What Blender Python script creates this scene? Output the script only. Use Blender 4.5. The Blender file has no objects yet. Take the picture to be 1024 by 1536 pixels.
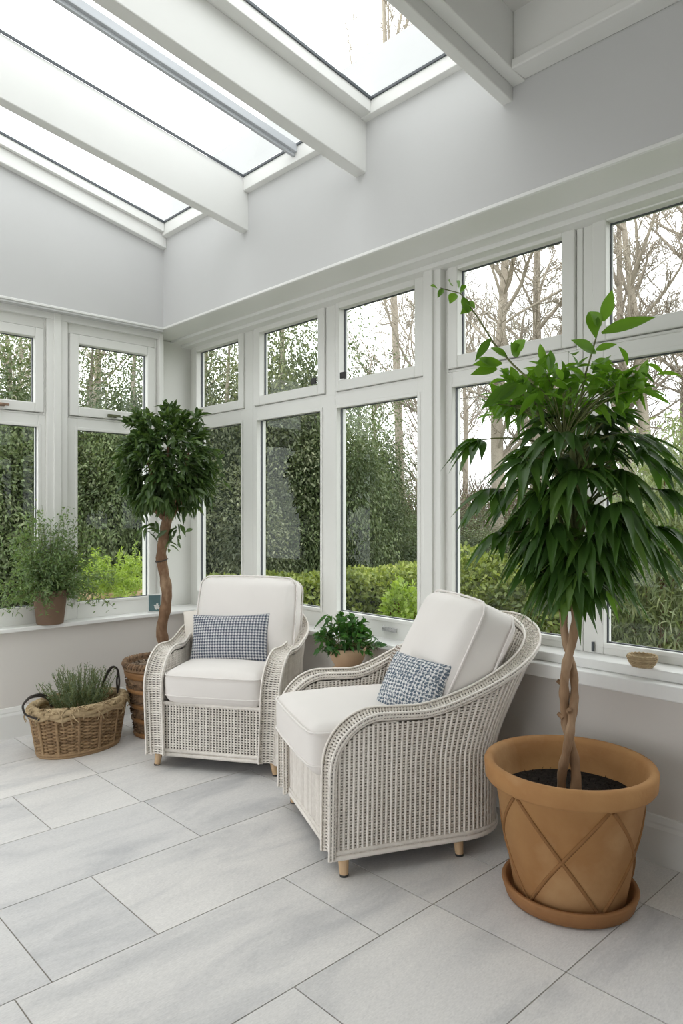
import bpy, math, random
import numpy as np
from mathutils import Vector, Matrix
random.seed(7); rng = np.random.default_rng(11)
PI = math.pi
COL = bpy.context.scene.collection
# ------------------------------------------------------------------ survey of the room
# world: x runs along the long window wall, y points out into the garden, z up; metres
FPX, EYE = 1063.0, 1.35
CAM = np.array([4.4168, -2.4839, EYE])
FWD = np.array([-0.72597, 0.68776]); RGT = np.array([0.68776, 0.72597])
def at(px, D, z=0.0):
    """a spot D metres ahead of the camera on the bearing px"""
    p = CAM[:2] + FWD*D + RGT*((px-512)/FPX*D)
    return np.array([p[0], p[1], z])
def pw(px, py, D): return at(px, D, EYE-(py-768)/FPX*D)
# ------------------------------------------------------------------ mesh builder
class MB:
    def __init__(s): s.V=[]; s.n=0; s.F=[]; s.UV=[]; s.hasuv=False
    def add(s, V, F, mat=0, smooth=True, uv=None):
        V=np.asarray(V,float).reshape(-1,3); F=np.asarray(F,int)
        s.V.append(V); s.F.append((F+s.n,mat,smooth))
        if uv is None: uv=np.zeros((len(V),2))
        else: s.hasuv=True
        s.UV.append(np.asarray(uv,float).reshape(-1,2)); s.n+=len(V); return s
    def grid(s, P, cu=False, cv=False, mat=0, smooth=True, uv=None, flip=False):
        P=np.asarray(P,float); nu,nv=P.shape[:2]
        i=np.arange(nu if cu else nu-1); j=np.arange(nv if cv else nv-1)
        I,J=np.meshgrid(i,j,indexing='ij'); I2=(I+1)%nu; J2=(J+1)%nv
        F=np.stack([I*nv+J,I2*nv+J,I2*nv+J2,I*nv+J2],-1).reshape(-1,4)
        if flip: F=F[:,::-1]
        return s.add(P.reshape(-1,3),F,mat,smooth,uv)
    def tube(s, path, r, sides=6, mat=0, cap=True, closed=False, flat=None):
        P=np.asarray(path,float); n=len(P)
        r=np.broadcast_to(np.asarray(r,float),(n,))
        if closed: T=np.roll(P,-1,0)-np.roll(P,1,0)
        else: T=np.gradient(P,axis=0)
        T/= (np.linalg.norm(T,axis=1,keepdims=True)+1e-12)
        a=np.array([0,0,1.]) if abs(T[0,2])<.9 else np.array([1.,0,0])
        X=np.cross(T[0],a); X/=np.linalg.norm(X)+1e-12
        Xs=np.empty((n,3))
        for k in range(n):
            X=X-T[k]*(X@T[k]); l=np.linalg.norm(X)
            X=X/l if l>1e-9 else X
            Xs[k]=X
        Ys=np.cross(T,Xs)
        th=np.arange(sides)*2*PI/sides
        R=P[:,None]+r[:,None,None]*(np.cos(th)[None,:,None]*Xs[:,None]+np.sin(th)[None,:,None]*Ys[:,None])
        s.grid(R,cu=closed,cv=True,mat=mat,flip=True)
        if cap and not closed and sides>=3:
            b=s.n-n*sides
            s.F.append((np.array([[b+k for k in range(sides)]]),mat,False))
            s.F.append((np.array([[b+(n-1)*sides+k for k in range(sides)][::-1]]),mat,False))
        return s
    def box(s, lo, hi, mat=0):
        (a,b,c),(d,e,f)=lo,hi
        V=[(a,b,c),(d,b,c),(d,e,c),(a,e,c),(a,b,f),(d,b,f),(d,e,f),(a,e,f)]
        return s.add(V,[(0,3,2,1),(4,5,6,7),(0,1,5,4),(1,2,6,5),(2,3,7,6),(3,0,4,7)],mat,False)
    def hexa(s, V, mat=0):
        return s.add(V,[(0,3,2,1),(4,5,6,7),(0,1,5,4),(1,2,6,5),(2,3,7,6),(3,0,4,7)],mat,False)
    def lathe(s, prof, c=(0,0,0), seg=48, mat=0, sx=1, sy=1):
        prof=np.asarray(prof,float); th=np.arange(seg)*2*PI/seg
        P=np.stack([prof[:,None,0]*np.cos(th)*sx+c[0],prof[:,None,0]*np.sin(th)*sy+c[1],np.broadcast_to(prof[:,None,1]+c[2],(len(prof),seg))],-1)
        L=np.concatenate([[0],np.cumsum(np.linalg.norm(np.diff(prof,axis=0),axis=1))])
        uv=np.stack(np.broadcast_arrays(th[None,:]/(2*PI),L[:,None]),-1)
        return s.grid(P,cv=True,mat=mat,uv=uv,flip=True)
    def leaves(s, P, D, N, L, W, segs=3, droop=0., fold=.18, belly=.75, mat=0):
        P=np.asarray(P,float).reshape(-1,3); n=len(P)
        D=nrm(np.broadcast_to(D,(n,3))); N=np.broadcast_to(N,(n,3)); N=nrm(N-D*(N*D).sum(1,keepdims=True)+1e-9)
        S=np.cross(D,N); L=np.broadcast_to(np.asarray(L,float),(n,)); W=np.broadcast_to(np.asarray(W,float),(n,)); dr=np.broadcast_to(np.asarray(droop,float),(n,))
        if segs==0:
            t=np.array([0,.5,1]); 
            A=P; B=P+D*(L*.48)[:,None]
            V=np.stack([A,B-S*(W/2)[:,None]+N*(fold*W)[:,None],P+D*L[:,None]-np.array([0,0,1.])*(dr*L)[:,None],B+S*(W/2)[:,None]+N*(fold*W)[:,None]],1)
            F=np.arange(n)[:,None]*4+np.array([0,1,2,3])
            return s.add(V.reshape(-1,3),F,mat,True)
        t=np.linspace(0,1,segs+1); w=np.sin(PI*np.clip(t,0.03,1)**belly); w[-1]=0.02
        c=P[:,None]+D[:,None]*(L[:,None]*t)[...,None]
        c=c-np.array([0,0,1.])*(dr[:,None]*L[:,None]*t**2)[...,None]
        ww=(W[:,None]*w/2)[...,None]
        V=np.stack([c-S[:,None]*ww+N[:,None]*ww*fold*2,c,c+S[:,None]*ww+N[:,None]*ww*fold*2],2)
        m=(segs+1)*3; f=[]
        for k in range(segs):
            b=k*3; f+= [(b,b+1,b+4,b+3),(b+1,b+2,b+5,b+4)]
        F=(np.arange(n)[:,None,None]*m+np.array(f)[None]).reshape(-1,4)
        return s.add(V.reshape(-1,3),F,mat,True)
    def mesh(s, name, mats):
        me=bpy.data.meshes.new(name); V=np.concatenate(s.V)
        me.vertices.add(len(V)); me.vertices.foreach_set('co',V.ravel())
        li=[];tot=[];mi=[];sm=[]
        for F,m,k in s.F:
            li.append(F.ravel()); tot.append(np.full(len(F),F.shape[1])); mi.append(np.full(len(F),m)); sm.append(np.full(len(F),k))
        li=np.concatenate(li); tot=np.concatenate(tot)
        me.loops.add(len(li)); me.loops.foreach_set('vertex_index',li)
        me.polygons.add(len(tot)); me.polygons.foreach_set('loop_start',np.concatenate([[0],np.cumsum(tot)[:-1]]))
        me.polygons.foreach_set('loop_total',tot)
        me.polygons.foreach_set('material_index',np.concatenate(mi)); me.polygons.foreach_set('use_smooth',np.concatenate(sm))
        if s.hasuv:
            l=me.uv_layers.new(name='UVMap'); l.data.foreach_set('uv',np.concatenate(s.UV)[li].ravel())
        for m in (mats if isinstance(mats,(list,tuple)) else [mats]): me.materials.append(m)
        me.update(); me.validate(); return me
    def build(s, name, mats, parent=None, bevel=0, **kw):
        o=bpy.data.objects.new(name,s.mesh(name,mats)); COL.objects.link(o)
        if parent is not None: o.parent=parent
        if bevel:
            b=o.modifiers.new('edge','BEVEL'); b.width=bevel; b.segments=2; b.limit_method='ANGLE'
        return tag(o,**kw)
def nrm(v): return v/(np.linalg.norm(v,axis=-1,keepdims=True)+1e-12)
def tag(o,label=None,cat=None,group=None,kind=None):
    if label: o['label']=label
    if cat: o['category']=cat
    if group: o['group']=group
    if kind: o['kind']=kind
    return o
def thing(name,label,cat,loc=(0,0,0),rz=0,group=None):
    o=bpy.data.objects.new(name,None); COL.objects.link(o); o.empty_display_size=.1
    o.location=Vector([float(v) for v in loc]); o.rotation_euler=(0,0,rz); return tag(o,label,cat,group)
def struct(name,mb,m,parent=None,bevel=0,label=None):
    return mb.build(name,m,parent,bevel,kind=None if parent is not None else 'structure',label=label)
def copytree(o,parent=None):
    c=o.copy(); COL.objects.link(c)
    if parent is not None: c.parent=parent
    for ch in list(o.children): copytree(ch,c)
    return c
def B(lo,hi): return MB().box(lo,hi)
# ------------------------------------------------------------------ materials
def newmat(name):
    m=bpy.data.materials.new(name); m.use_nodes=True; t=m.node_tree; t.nodes.clear()
    return m,t,t.nodes.new('ShaderNodeOutputMaterial')
def nd(t,typ,**kw):
    n=t.nodes.new(typ)
    for k,v in kw.items():
        if k.startswith('i_'):
            key=k[2:]; key=int(key) if key.isdigit() else key.replace('_',' ')
            n.inputs[key].default_value=v
        else: setattr(n,k,v)
    return n
def ramp(t,fac,stops):
    r=t.nodes.new('ShaderNodeValToRGB'); e=r.color_ramp.elements
    while len(e)<len(stops): e.new(.5)
    for k,(p,c) in enumerate(stops): e[k].position=p; e[k].color=(*c,1)
    t.links.new(fac,r.inputs[0]); return r
def mathn(t,op,a,b=None,c=None):
    n=t.nodes.new('ShaderNodeMath'); n.operation=op
    for k,v in enumerate((a,b,c)):
        if v is None: continue
        if isinstance(v,(int,float)): n.inputs[k].default_value=v
        else: t.links.new(v,n.inputs[k])
    return n.outputs[0]
def pmat(name,c1,c2=None,rough=.6,scale=8,bump=0,bscale=60,spec=.4,detail=4,stretch=None,c3=None):
    m,t,out=newmat(name); b=nd(t,'ShaderNodeBsdfPrincipled'); t.links.new(b.outputs[0],out.inputs[0])
    b.inputs['Roughness'].default_value=rough; b.inputs['Specular IOR Level'].default_value=spec
    tc=nd(t,'ShaderNodeTexCoord'); vec=tc.outputs['Object']
    if stretch:
        mp=nd(t,'ShaderNodeMapping'); mp.inputs['Scale'].default_value=stretch; t.links.new(vec,mp.inputs[0]); vec=mp.outputs[0]
    n=nd(t,'ShaderNodeTexNoise',i_Scale=scale,i_Detail=detail); t.links.new(vec,n.inputs['Vector'])
    c2=c2 or tuple(x*.93 for x in c1)
    st=[(.3,c1),(.7,c2)] if c3 is None else [(.28,c1),(.5,c2),(.72,c3)]
    r=ramp(t,n.outputs[0],st); t.links.new(r.outputs[0],b.inputs['Base Color'])
    if bump:
        n2=nd(t,'ShaderNodeTexNoise',i_Scale=bscale,i_Detail=3); t.links.new(vec,n2.inputs['Vector'])
        bp=nd(t,'ShaderNodeBump',i_Strength=bump,i_Distance=.01); t.links.new(n2.outputs[0],bp.inputs['Height']); t.links.new(bp.outputs[0],b.inputs['Normal'])
    return m
def leafmat(name,cols,rough=.45,trans=.3,spec=.4,patch=0):
    m,t,out=newmat(name); g=nd(t,'ShaderNodeNewGeometry')
    r=ramp(t,g.outputs['Random Per Island'],[(k/(max(1,len(cols)-1)),c) for k,c in enumerate(cols)])
    b=nd(t,'ShaderNodeBsdfPrincipled'); b.inputs['Roughness'].default_value=rough; b.inputs['Specular IOR Level'].default_value=spec
    t.links.new(r.outputs[0],b.inputs['Base Color'])
    col=r.outputs[0]
    if patch:
        tc=nd(t,'ShaderNodeTexCoord'); nz=nd(t,'ShaderNodeTexNoise',i_Scale=patch,i_Detail=3); t.links.new(tc.outputs['Object'],nz.inputs['Vector'])
        rp=ramp(t,nz.outputs[0],[(.34,(.52,.56,.52)),(.60,(1.4,1.36,1.28))]); mp_=nd(t,'ShaderNodeMix',data_type='RGBA',blend_type='MULTIPLY'); mp_.inputs[0].default_value=1
        t.links.new(r.outputs[0],mp_.inputs[6]); t.links.new(rp.outputs[0],mp_.inputs[7]); col=mp_.outputs[2]; t.links.new(col,b.inputs['Base Color'])
    tr=nd(t,'ShaderNodeBsdfTranslucent'); mx=nd(t,'ShaderNodeMix',data_type='RGBA',blend_type='MULTIPLY')
    mx.inputs[0].default_value=1; t.links.new(col,mx.inputs[6]); mx.inputs[7].default_value=(1.5,1.6,.6,1); t.links.new(mx.outputs[2],tr.inputs[0])
    ms=nd(t,'ShaderNodeMixShader',i_Fac=trans); t.links.new(b.outputs[0],ms.inputs[1]); t.links.new(tr.outputs[0],ms.inputs[2]); t.links.new(ms.outputs[0],out.inputs[0])
    return m
M={}
M['paint']=pmat('wall paint pale grey',(.60,.60,.60),(.58,.58,.58),.85,2,.03,180,.2)
M['dado']=pmat('wall paint warm grey',(.71,.68,.645),(.69,.66,.625),.85,2,.03,180,.2)
M['ceiling']=pmat('ceiling paint',(.72,.71,.69),(.70,.69,.67),.9,2,0,1,.2)
M['frame']=pmat('white painted timber',(.79,.79,.76),(.77,.77,.74),.42,3,0,1,.4)
M['trim']=pmat('white satin trim',(.80,.80,.78),(.78,.78,.76),.45,3,0,1,.4)
M['sill']=pmat('white sill',(.82,.82,.80),(.79,.79,.78),.35,4,0,1,.45,stretch=(6,1,1))
M['seal']=pmat('dark glazing seal',(.09,.10,.11),(.07,.08,.09),.5)
M['alu']=pmat('grey aluminium',(.50,.52,.55),(.46,.48,.51),.35,5,0,1,.5)
M['black']=pmat('black plastic',(.03,.03,.03),(.02,.02,.02),.4)
M['brass']=pmat('aged brass',(.30,.19,.13),(.20,.13,.09),.35,40)
M['oldgreen']=pmat('tarnished fitting',(.13,.14,.07),(.09,.10,.05),.4,40)
M['steel']=pmat('brushed steel',(.55,.55,.55),(.45,.45,.45),.3,20)
def glass():
    m,t,out=newmat('clear window glass'); f=nd(t,'ShaderNodeFresnel',i_IOR=1.45)
    tr=nd(t,'ShaderNodeBsdfTransparent'); tr.inputs[0].default_value=(.93,.955,.94,1)
    gl=nd(t,'ShaderNodeBsdfGlossy'); gl.inputs['Roughness'].default_value=.0; gl.inputs[0].default_value=(.55,.58,.58,1)
    ms=nd(t,'ShaderNodeMixShader'); t.links.new(f.outputs[0],ms.inputs[0]); t.links.new(tr.outputs[0],ms.inputs[1]); t.links.new(gl.outputs[0],ms.inputs[2]); t.links.new(ms.outputs[0],out.inputs[0]); return m
M['glass']=glass()
def floormat():
    m,t,out=newmat('pale grey stone tiles'); b=nd(t,'ShaderNodeBsdfPrincipled'); t.links.new(b.outputs[0],out.inputs[0])
    g=nd(t,'ShaderNodeNewGeometry'); tc=nd(t,'ShaderNodeTexCoord')
    off=nd(t,'ShaderNodeVectorMath',operation='MULTIPLY_ADD'); t.links.new(g.outputs['Random Per Island'],off.inputs[0]); off.inputs[1].default_value=(37,53,11); t.links.new(tc.outputs['Object'],off.inputs[2])
    mp=nd(t,'ShaderNodeMapping'); mp.inputs['Scale'].default_value=(3.2,1.0,1); mp.inputs['Rotation'].default_value=(0,0,.12); t.links.new(off.outputs[0],mp.inputs[0])
    n=nd(t,'ShaderNodeTexNoise',i_Scale=1.5,i_Detail=7,i_Roughness=.62,i_Distortion=.5); t.links.new(mp.outputs[0],n.inputs['Vector'])
    r=ramp(t,n.outputs[0],[(.3,(.55,.55,.555)),(.48,(.70,.69,.68)),(.72,(.79,.775,.755))])
    n2=nd(t,'ShaderNodeTexNoise',i_Scale=70,i_Detail=4,i_Roughness=.7); t.links.new(mp.outputs[0],n2.inputs['Vector'])
    r2=ramp(t,n2.outputs[0],[(.3,(.86,.86,.86)),(.65,(1.04,1.04,1.04))])
    r3=ramp(t,g.outputs['Random Per Island'],[(0,(.92,.92,.93)),(1,(1.03,1.02,1.01))])
    x=nd(t,'ShaderNodeMix',data_type='RGBA',blend_type='MULTIPLY'); x.inputs[0].default_value=1; t.links.new(r.outputs[0],x.inputs[6]); t.links.new(r2.outputs[0],x.inputs[7])
    y=nd(t,'ShaderNodeMix',data_type='RGBA',blend_type='MULTIPLY'); y.inputs[0].default_value=1; t.links.new(x.outputs[2],y.inputs[6]); t.links.new(r3.outputs[0],y.inputs[7])
    t.links.new(y.outputs[2],b.inputs['Base Color']); b.inputs['Specular IOR Level'].default_value=.35
    rr=mathn(t,'MULTIPLY_ADD',n2.outputs[0],.2,.38); t.links.new(rr,b.inputs['Roughness'])
    bp=nd(t,'ShaderNodeBump',i_Strength=.08,i_Distance=.004); t.links.new(n2.outputs[0],bp.inputs['Height']); t.links.new(bp.outputs[0],b.inputs['Normal']); return m
M['tile']=floormat(); M['grout']=pmat('sandy grout',(.34,.31,.27),(.29,.27,.24),.9,30)
def wicker(name,c1,c2,rough=.6):
    m,t,out=newmat(name); b=nd(t,'ShaderNodeBsdfPrincipled'); t.links.new(b.outputs[0],out.inputs[0]); b.inputs['Roughness'].default_value=rough; b.inputs['Specular IOR Level'].default_value=.3
    g=nd(t,'ShaderNodeNewGeometry'); tc=nd(t,'ShaderNodeTexCoord'); n=nd(t,'ShaderNodeTexNoise',i_Scale=45,i_Detail=4); t.links.new(tc.outputs['Object'],n.inputs['Vector'])
    a=mathn(t,'MULTIPLY_ADD',g.outputs['Random Per Island'],.35,mathn(t,'MULTIPLY',n.outputs[0],.65))
    r=ramp(t,a,[(.25,c2),(.65,c1)]); t.links.new(r.outputs[0],b.inputs['Base Color']); return m
M['wicker']=wicker('whitewashed wicker',(.86,.82,.765),(.70,.655,.60))
M['gap_shade']=pmat('wicker lining',(.16,.15,.14),(.12,.11,.10),.9,20); M['gap_shade_b']=pmat('beige wicker lining',(.36,.32,.28),(.27,.24,.21),.9,20)  # flat dark tones painting the shade seen through the wicker gaps
M['cloth']=pmat('off white cushion cloth',(.80,.765,.735),(.77,.735,.705),.9,4,.10,420,.15)
M['cloth2']=pmat('cream cushion cloth',(.76,.715,.65),(.73,.68,.62),.9,4,.10,420,.15)
M['beech']=pmat('pale beech',(.66,.47,.29),(.56,.38,.22),.5,8,0,1,.4,stretch=(10,10,1))
M['terra']=pmat('honey terracotta',(.47,.265,.11),(.37,.19,.075),.75,3.5,.10,70,.25,5,c3=(.53,.33,.165))
M['terra_d']=pmat('dark terracotta groove',(.23,.115,.045),(.27,.135,.055),.85,12,.1,60,.2)
M['saucer']=pmat('brown terracotta saucer',(.33,.165,.07),(.26,.125,.05),.7,5,.08,70,.25)
M['terra_pale']=pmat('pale terracotta',(.62,.44,.29),(.53,.36,.23),.8,9,.05,60,.2)
M['terra_brown']=pmat('brown clay',(.23,.155,.105),(.19,.125,.085),.75,6,.05,60,.25)
M['soil']=pmat('dark soil',(.012,.010,.009),(.03,.024,.02),.95,60,.9,90,.15)
M['gravel']=wicker('brown gravel',(.34,.26,.19),(.12,.09,.065),.8)
M['willow']=wicker('brown willow',(.36,.24,.13),(.17,.105,.055),.55)
M['straw']=wicker('straw',(.52,.40,.24),(.28,.20,.11),.7)
M['leather']=pmat('dark leather cord',(.045,.035,.03),(.03,.024,.02),.5,30)
M['band']=pmat('brown wooden band',(.33,.17,.07),(.22,.11,.045),.5,5,.06,60,.35,stretch=(1,1,8))
M['twig']=wicker('dark twigs',(.26,.16,.09),(.09,.055,.035),.7)
M['bark']=pmat('brown bark',(.27,.165,.10),(.17,.10,.06),.85,16,.6,45,.15,stretch=(1,1,.6),c3=(.36,.25,.16))
M['bark_pale']=pmat('pale braided bark',(.40,.26,.155),(.25,.155,.09),.75,14,.5,40,.2,stretch=(1,1,.3),c3=(.50,.36,.24))
M['stem']=pmat('green stem',(.18,.20,.07),(.13,.15,.05),.6)
M['leaf_dark']=leafmat('dark glossy leaf',[(.035,.085,.018),(.06,.135,.026),(.042,.10,.022),(.10,.19,.035)],.33,.32,.5)
M['leaf_top']=leafmat('fresh green leaf',[(.10,.22,.022),(.16,.31,.035),(.08,.18,.022)],.35,.42,.45)
M['leaf_ficus']=leafmat('ficus leaf',[(.04,.08,.026),(.07,.125,.036),(.11,.17,.06),(.05,.095,.03)],.33,.25,.5)
M['leaf_fern']=leafmat('airy fern leaf',[(.11,.18,.07),(.19,.27,.12),(.085,.14,.06),(.26,.33,.19)],.5,.35)
M['leaf_rose']=leafmat('grey green needle',[(.16,.21,.12),(.24,.29,.18),(.10,.15,.075)],.6,.2)
M['leaf_pot']=leafmat('mid green leaf',[(.04,.12,.03),(.07,.18,.04),(.03,.09,.025)],.35,.3)
# ------------------------------------------------------------------ the room: floor and walls
XR, YF = 6.4, -5.2
fl=MB(); gap=.0022
rows=[-.60,-.08,.42,.90,1.38,1.873,2.369,2.862,3.36,3.855,4.35,4.845,5.34,5.84,6.40]
jts={1:[-.99],2:[-.88],3:[-1.305,-.891],4:[-.88],5:[-1.687,-1.352,-.44],6:[-.841,-.578,-.21],7:[-.576,-.05],8:[-.576,-.05]}
for k in range(len(rows)-1):
    J=sorted(jts.get(k,[-.3-.31*(k%4)]))
    ys=list(J); 
    while ys[-1]+.9<.35: ys.append(ys[-1]+random.choice([.6,.9]))
    ys.append(.36)
    while ys[0]-.95>YF: ys.insert(0,ys[0]-random.choice([.62,.95,.95]))
    ys.insert(0,YF)
    for a,b in zip(ys[:-1],ys[1:]):
        if b-a<.02: continue
        fl.box((rows[k]+gap,a+gap,-.012),(rows[k+1]-gap,b-gap,0),0)
fl.box((-.6,YF,-.15),(XR,.36,-.0025),1)
struct('floor',fl,[M['tile'],M['grout']])
YB, XL = .27, -.02          # face of the low walls
wb=struct('wall_back',B((-.45,0,2.622),(XR,.52,3.60)),M['paint'])
struct('wall_back_lower',B((-.12,YB+.012,0),(XR,.52,.655)),M['dado'])
wl=MB(); s0=.215
wl.hexa([(-.40,0,2.60),(0,0,2.60),(0,YF,2.60),(-.40,YF,2.60),(-.40,0,3.27),(0,0,3.27),(0,YF,3.27-s0*YF),(-.40,YF,3.27-s0*YF)][::1])
wlo=struct('wall_left',wl,M['paint'])
struct('wall_left_lower',B((-.34,YF,0),(XL,.50,.634)),M['dado'])
struct('end_panel',B((-.30,YF,.64),(XL,-1.56,2.60)),M['paint'],wlo)
# unseen walls behind the camera; front opening added and sized for fill light
wf=MB(); wf.box((-.4,YF-.15,0),(.2,YF,4.6)); wf.box((4.4,YF-.15,0),(XR,YF,4.6)); wf.box((.2,YF-.15,2.5),(4.4,YF,4.6))
struct('wall_front',wf,M['paint'])
wr=MB(); wr.box((XR,YF,0),(XR+.15,.42,4.2))
struct('wall_right',wr,M['paint'])
# soffit strips and picture line where the bulkhead overhangs the windows
tb=MB(); tb.box((-.01,-.006,2.612),(XR,.001,2.628)); tb.box((-.40,.0015,2.611),(XR,.44,2.6205)); tb.box((-.24,.20,2.592),(XR,.439,2.613)); tb.box((-.24,.28,2.57),(XR,.438,2.593))
struct('trim_1',tb,M['trim'],bevel=.003)
tl=MB(); tl.box((-.30,-1.56,2.612),(.006,-.006,2.628)); tl.box((-.30,-1.56,2.56),(-.055,.0,2.612))
struct('trim_2',tl,M['trim'],bevel=.003)
# baseboards
def base(name,pts,horizontal):
    m=MB(); prof=[(0,0),(.020,0),(.020,.135),(.015,.150),(.015,.158),(.009,.180),(0,.182)]
    P=np.array([[(x-0 if not horizontal else x, y, 0) for x,y in pts]]*len(prof)) .astype(float)
    for k,(d,z) in enumerate(prof):
        P[k,:,2]=z
        if horizontal: P[k,:,1]-=d
        else: P[k,:,0]+=d
    m.grid(P,smooth=False,flip=horizontal); return struct(name,m,M['trim'])
base('baseboard_back',[(-.02,YB+.012),(XR,YB+.012)],True)
base('baseboard_left',[(XL,YF),(XL,YB)],False)
# sills
sl=MB(); sl.box((-.34,-1.56,.635),(.035,.44,.660)); struct('trim_3',sl,M['sill'],bevel=.005,label='white sill board under the left windows')
sb=MB(); sb.box((.036,.222,.632),(2.20,.44,.660)); struct('trim_4',sb,M['sill'],bevel=.005,label='white sill board under the back windows')
sr=MB(); sr.box((2.202,.175,.655),(XR,.44,.712)); sr.box((2.202,.232,.712),(XR,.44,.752)); struct('trim_5',sr,M['sill'],bevel=.005,label='deeper white sill board at the right of the back wall')
# ------------------------------------------------------------------ windows
def window(name, T, a0,a1, zb,zt, gu, gl, trz, handle=None, latch=None, label=None):
    """T maps (along, out, z) to world; a0..a1 frame extent; gu/gl = (a0,a1,z0,z1) glass of the top light and the main light"""
    def bx(m,a,b,o0,o1,z0,z1,mat=0):
        p=T(a,o0,z0); q=T(b,o1,z1); lo=[min(p[k],q[k]) for k in range(3)]; hi=[max(p[k],q[k]) for k in range(3)]; m.box(lo,hi,mat)
    def ring(m,o,i,d0,d1,mat=0):
        (A0,A1,Z0,Z1),(b0,b1,z0,z1)=o,i
        bx(m,A0,b0,d0,d1,Z0,Z1,mat); bx(m,b1,A1,d0,d1,Z0,Z1,mat); bx(m,b0,b1,d0,d1,Z0,z0,mat); bx(m,b0,b1,d0,d1,z1,Z1,mat)
    fr=MB(); e=.012
    # lower frame members
    ring(fr,(a0,a1,zb,trz),gl,0,.07)
    so=(gu[0]-.062,gu[1]+.062,gu[2]-.062,gu[3]+.062)
    so=(max(so[0],a0+.012),min(so[1],a1-.012),so[2],so[3])
    ring(fr,(a0,a1,trz,zt),so,.0,.07)
    w=struct(name,fr,M['frame'],bevel=.004,label=label)
    sm=MB(); ring(sm,(so[0]+.003,so[1]-.003,so[2]+.003,so[3]-.003),gu,-.014,.06)
    struct('sash',sm,M['frame'],w,bevel=.005)
    bd=MB(); ring(bd,(gl[0]-.016,gl[1]+.016,gl[2]-.016,gl[3]+.016),(gl[0]+.002,gl[1]-.002,gl[2]+.002,gl[3]-.002),-.006,.0)
    struct('glazing_bead',bd,M['frame'],w,bevel=.002)
    for g in (gu,gl):
        se=MB(); ring(se,(g[0]-.001,g[1]+.001,g[2]-.001,g[3]+.001),(g[0]+.004,g[1]-.004,g[2]+.004,g[3]-.004),.030,.042)
        struct('seal',se,M['seal'],w)
        pn=MB(); bx(pn,g[0]-.004,g[1]+.004,.036,.038,g[2]-.004,g[3]+.004)
        # single sheet so the pane is one thin layer
        p=[T(g[0]-.004,.037,g[2]-.004),T(g[1]+.004,.037,g[2]-.004),T(g[1]+.004,.037,g[3]+.004),T(g[0]-.004,.037,g[3]+.004)]
        pn=MB().add(p,[(0,1,2,3)],0,False); struct('pane',pn,M['glass'],w)
    if handle:
        a,z,mt=handle; h=MB(); bx(h,a-.03,a+.03,-.034,-.014,z-.011,z+.011); bx(h,a-.012,a+.05,-.048,-.034,z-.008,z+.008)
        struct('handle',h,M[mt],w,bevel=.004)
    if latch:
        for (a,z,mt) in latch:
            h=MB(); bx(h,a-.022,a+.022,-.024,-.012,z-.018,z+.018); struct('latch',h,M[mt],w,bevel=.003)
    return w
YW=.36; KS=(YW+.037+2.4839)/(.312+2.4839); TB=lambda a,o,z:(4.4168+(a-4.4168)*KS,YW+o,z if z in (.655,.752,2.60) else 1.35+(z-1.35)*KS)
zu0,zu1,zl1=2.095,2.503,1.943
window('window_3',TB,-.12,.664,.655,2.60,(.0,.515,zu0,zu1),(.0,.54,.785,zl1),2.02,latch=[(.04,2.06,'steel')],label='narrow window of the back wall next to the room corner')
window('window_4',TB,.666,1.450,.655,2.60,(.75,1.313,zu0,zu1),(.713,1.331,.785,zl1),2.02,latch=[(1.285,2.118,'black')],label='second window of the back wall from the room corner')
w5=window('window_5',TB,1.452,2.135,.655,2.60,(1.495,2.055,zu0,zu1),(1.468,2.068,.785,zl1),2.02,latch=[(1.535,2.118,'black')],label='third window of the back wall, left of the wide post')
window('window_6',TB,2.246,2.964,.752,2.60,(2.324,2.874,zu0+.01,zu1+.015),(2.284,2.90,.815,zl1+.015),2.03,label='back wall window behind the tall leafy plant')
w7=window('window_7',TB,2.966,3.78,.752,2.60,(3.07,3.69,zu0+.01,zu1+.025),(3.055,3.69,.815,zl1+.02),2.03,label='rightmost window of the back wall')
window('window_8',TB,3.782,4.70,.752,2.60,(3.86,4.62,zu0+.01,zu1+.025),(3.86,4.62,.815,zl1+.02),2.03)
h=MB(); 
for dx in (-.03,.03): h.tube([(1.80+dx,YW-.012,.712),(1.80+dx,YW-.03,.716),(1.80+dx*.6,YW-.036,.728)],.006,6)
h.box((1.75,YW-.012,.70),(1.85,YW,.722)); struct('stay_bar',h,M['steel'],w5)
h=MB(); h.tube([(2.97,YW-.008,.76),(2.97,YW-.008,.80)],.006,8); struct('hinge',h,M['seal'],w7)
po=MB(); po.box((2.066,.315,.66),(2.181,.44,2.60)); po.box((2.085,.298,.66),(2.14,.32,2.60)); struct('trim_6',po,M['frame'],bevel=.004,label='wide white post between the back windows')
XW=-.085; TL=lambda a,o,z:(XW-o,a,z)
window('window_1',TL,-1.56,-.775,.655,2.60,(-1.47,-.842,2.03,2.435),(-1.47,-.82,.765,1.882),1.955,handle=(-1.055,1.995,'brass'),label='left wall window at the edge of the photo')
window('window_2',TL,-.645,-.002,.655,2.60,(-.566,-.080,2.03,2.437),(-.573,-.062,.765,1.882),1.955,handle=(-.345,1.99,'oldgreen'),label='left wall window behind the round topped tree')
po=MB(); po.box((-.16,-.775,.66),(-.06,-.645,2.60)); po.box((-.075,-.735,.66),(-.045,-.69,2.60)); struct('trim_7',po,M['frame'],bevel=.004,label='white post between the left windows')
co=MB(); co.box((-.30,.0305,.66),(-.235,.40,2.60)); co.box((-.30,-.0015,.661),(-.05,.03,2.599)); struct('trim_8',co,M['frame'],bevel=.003,label='white corner post between the two window walls')
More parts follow.
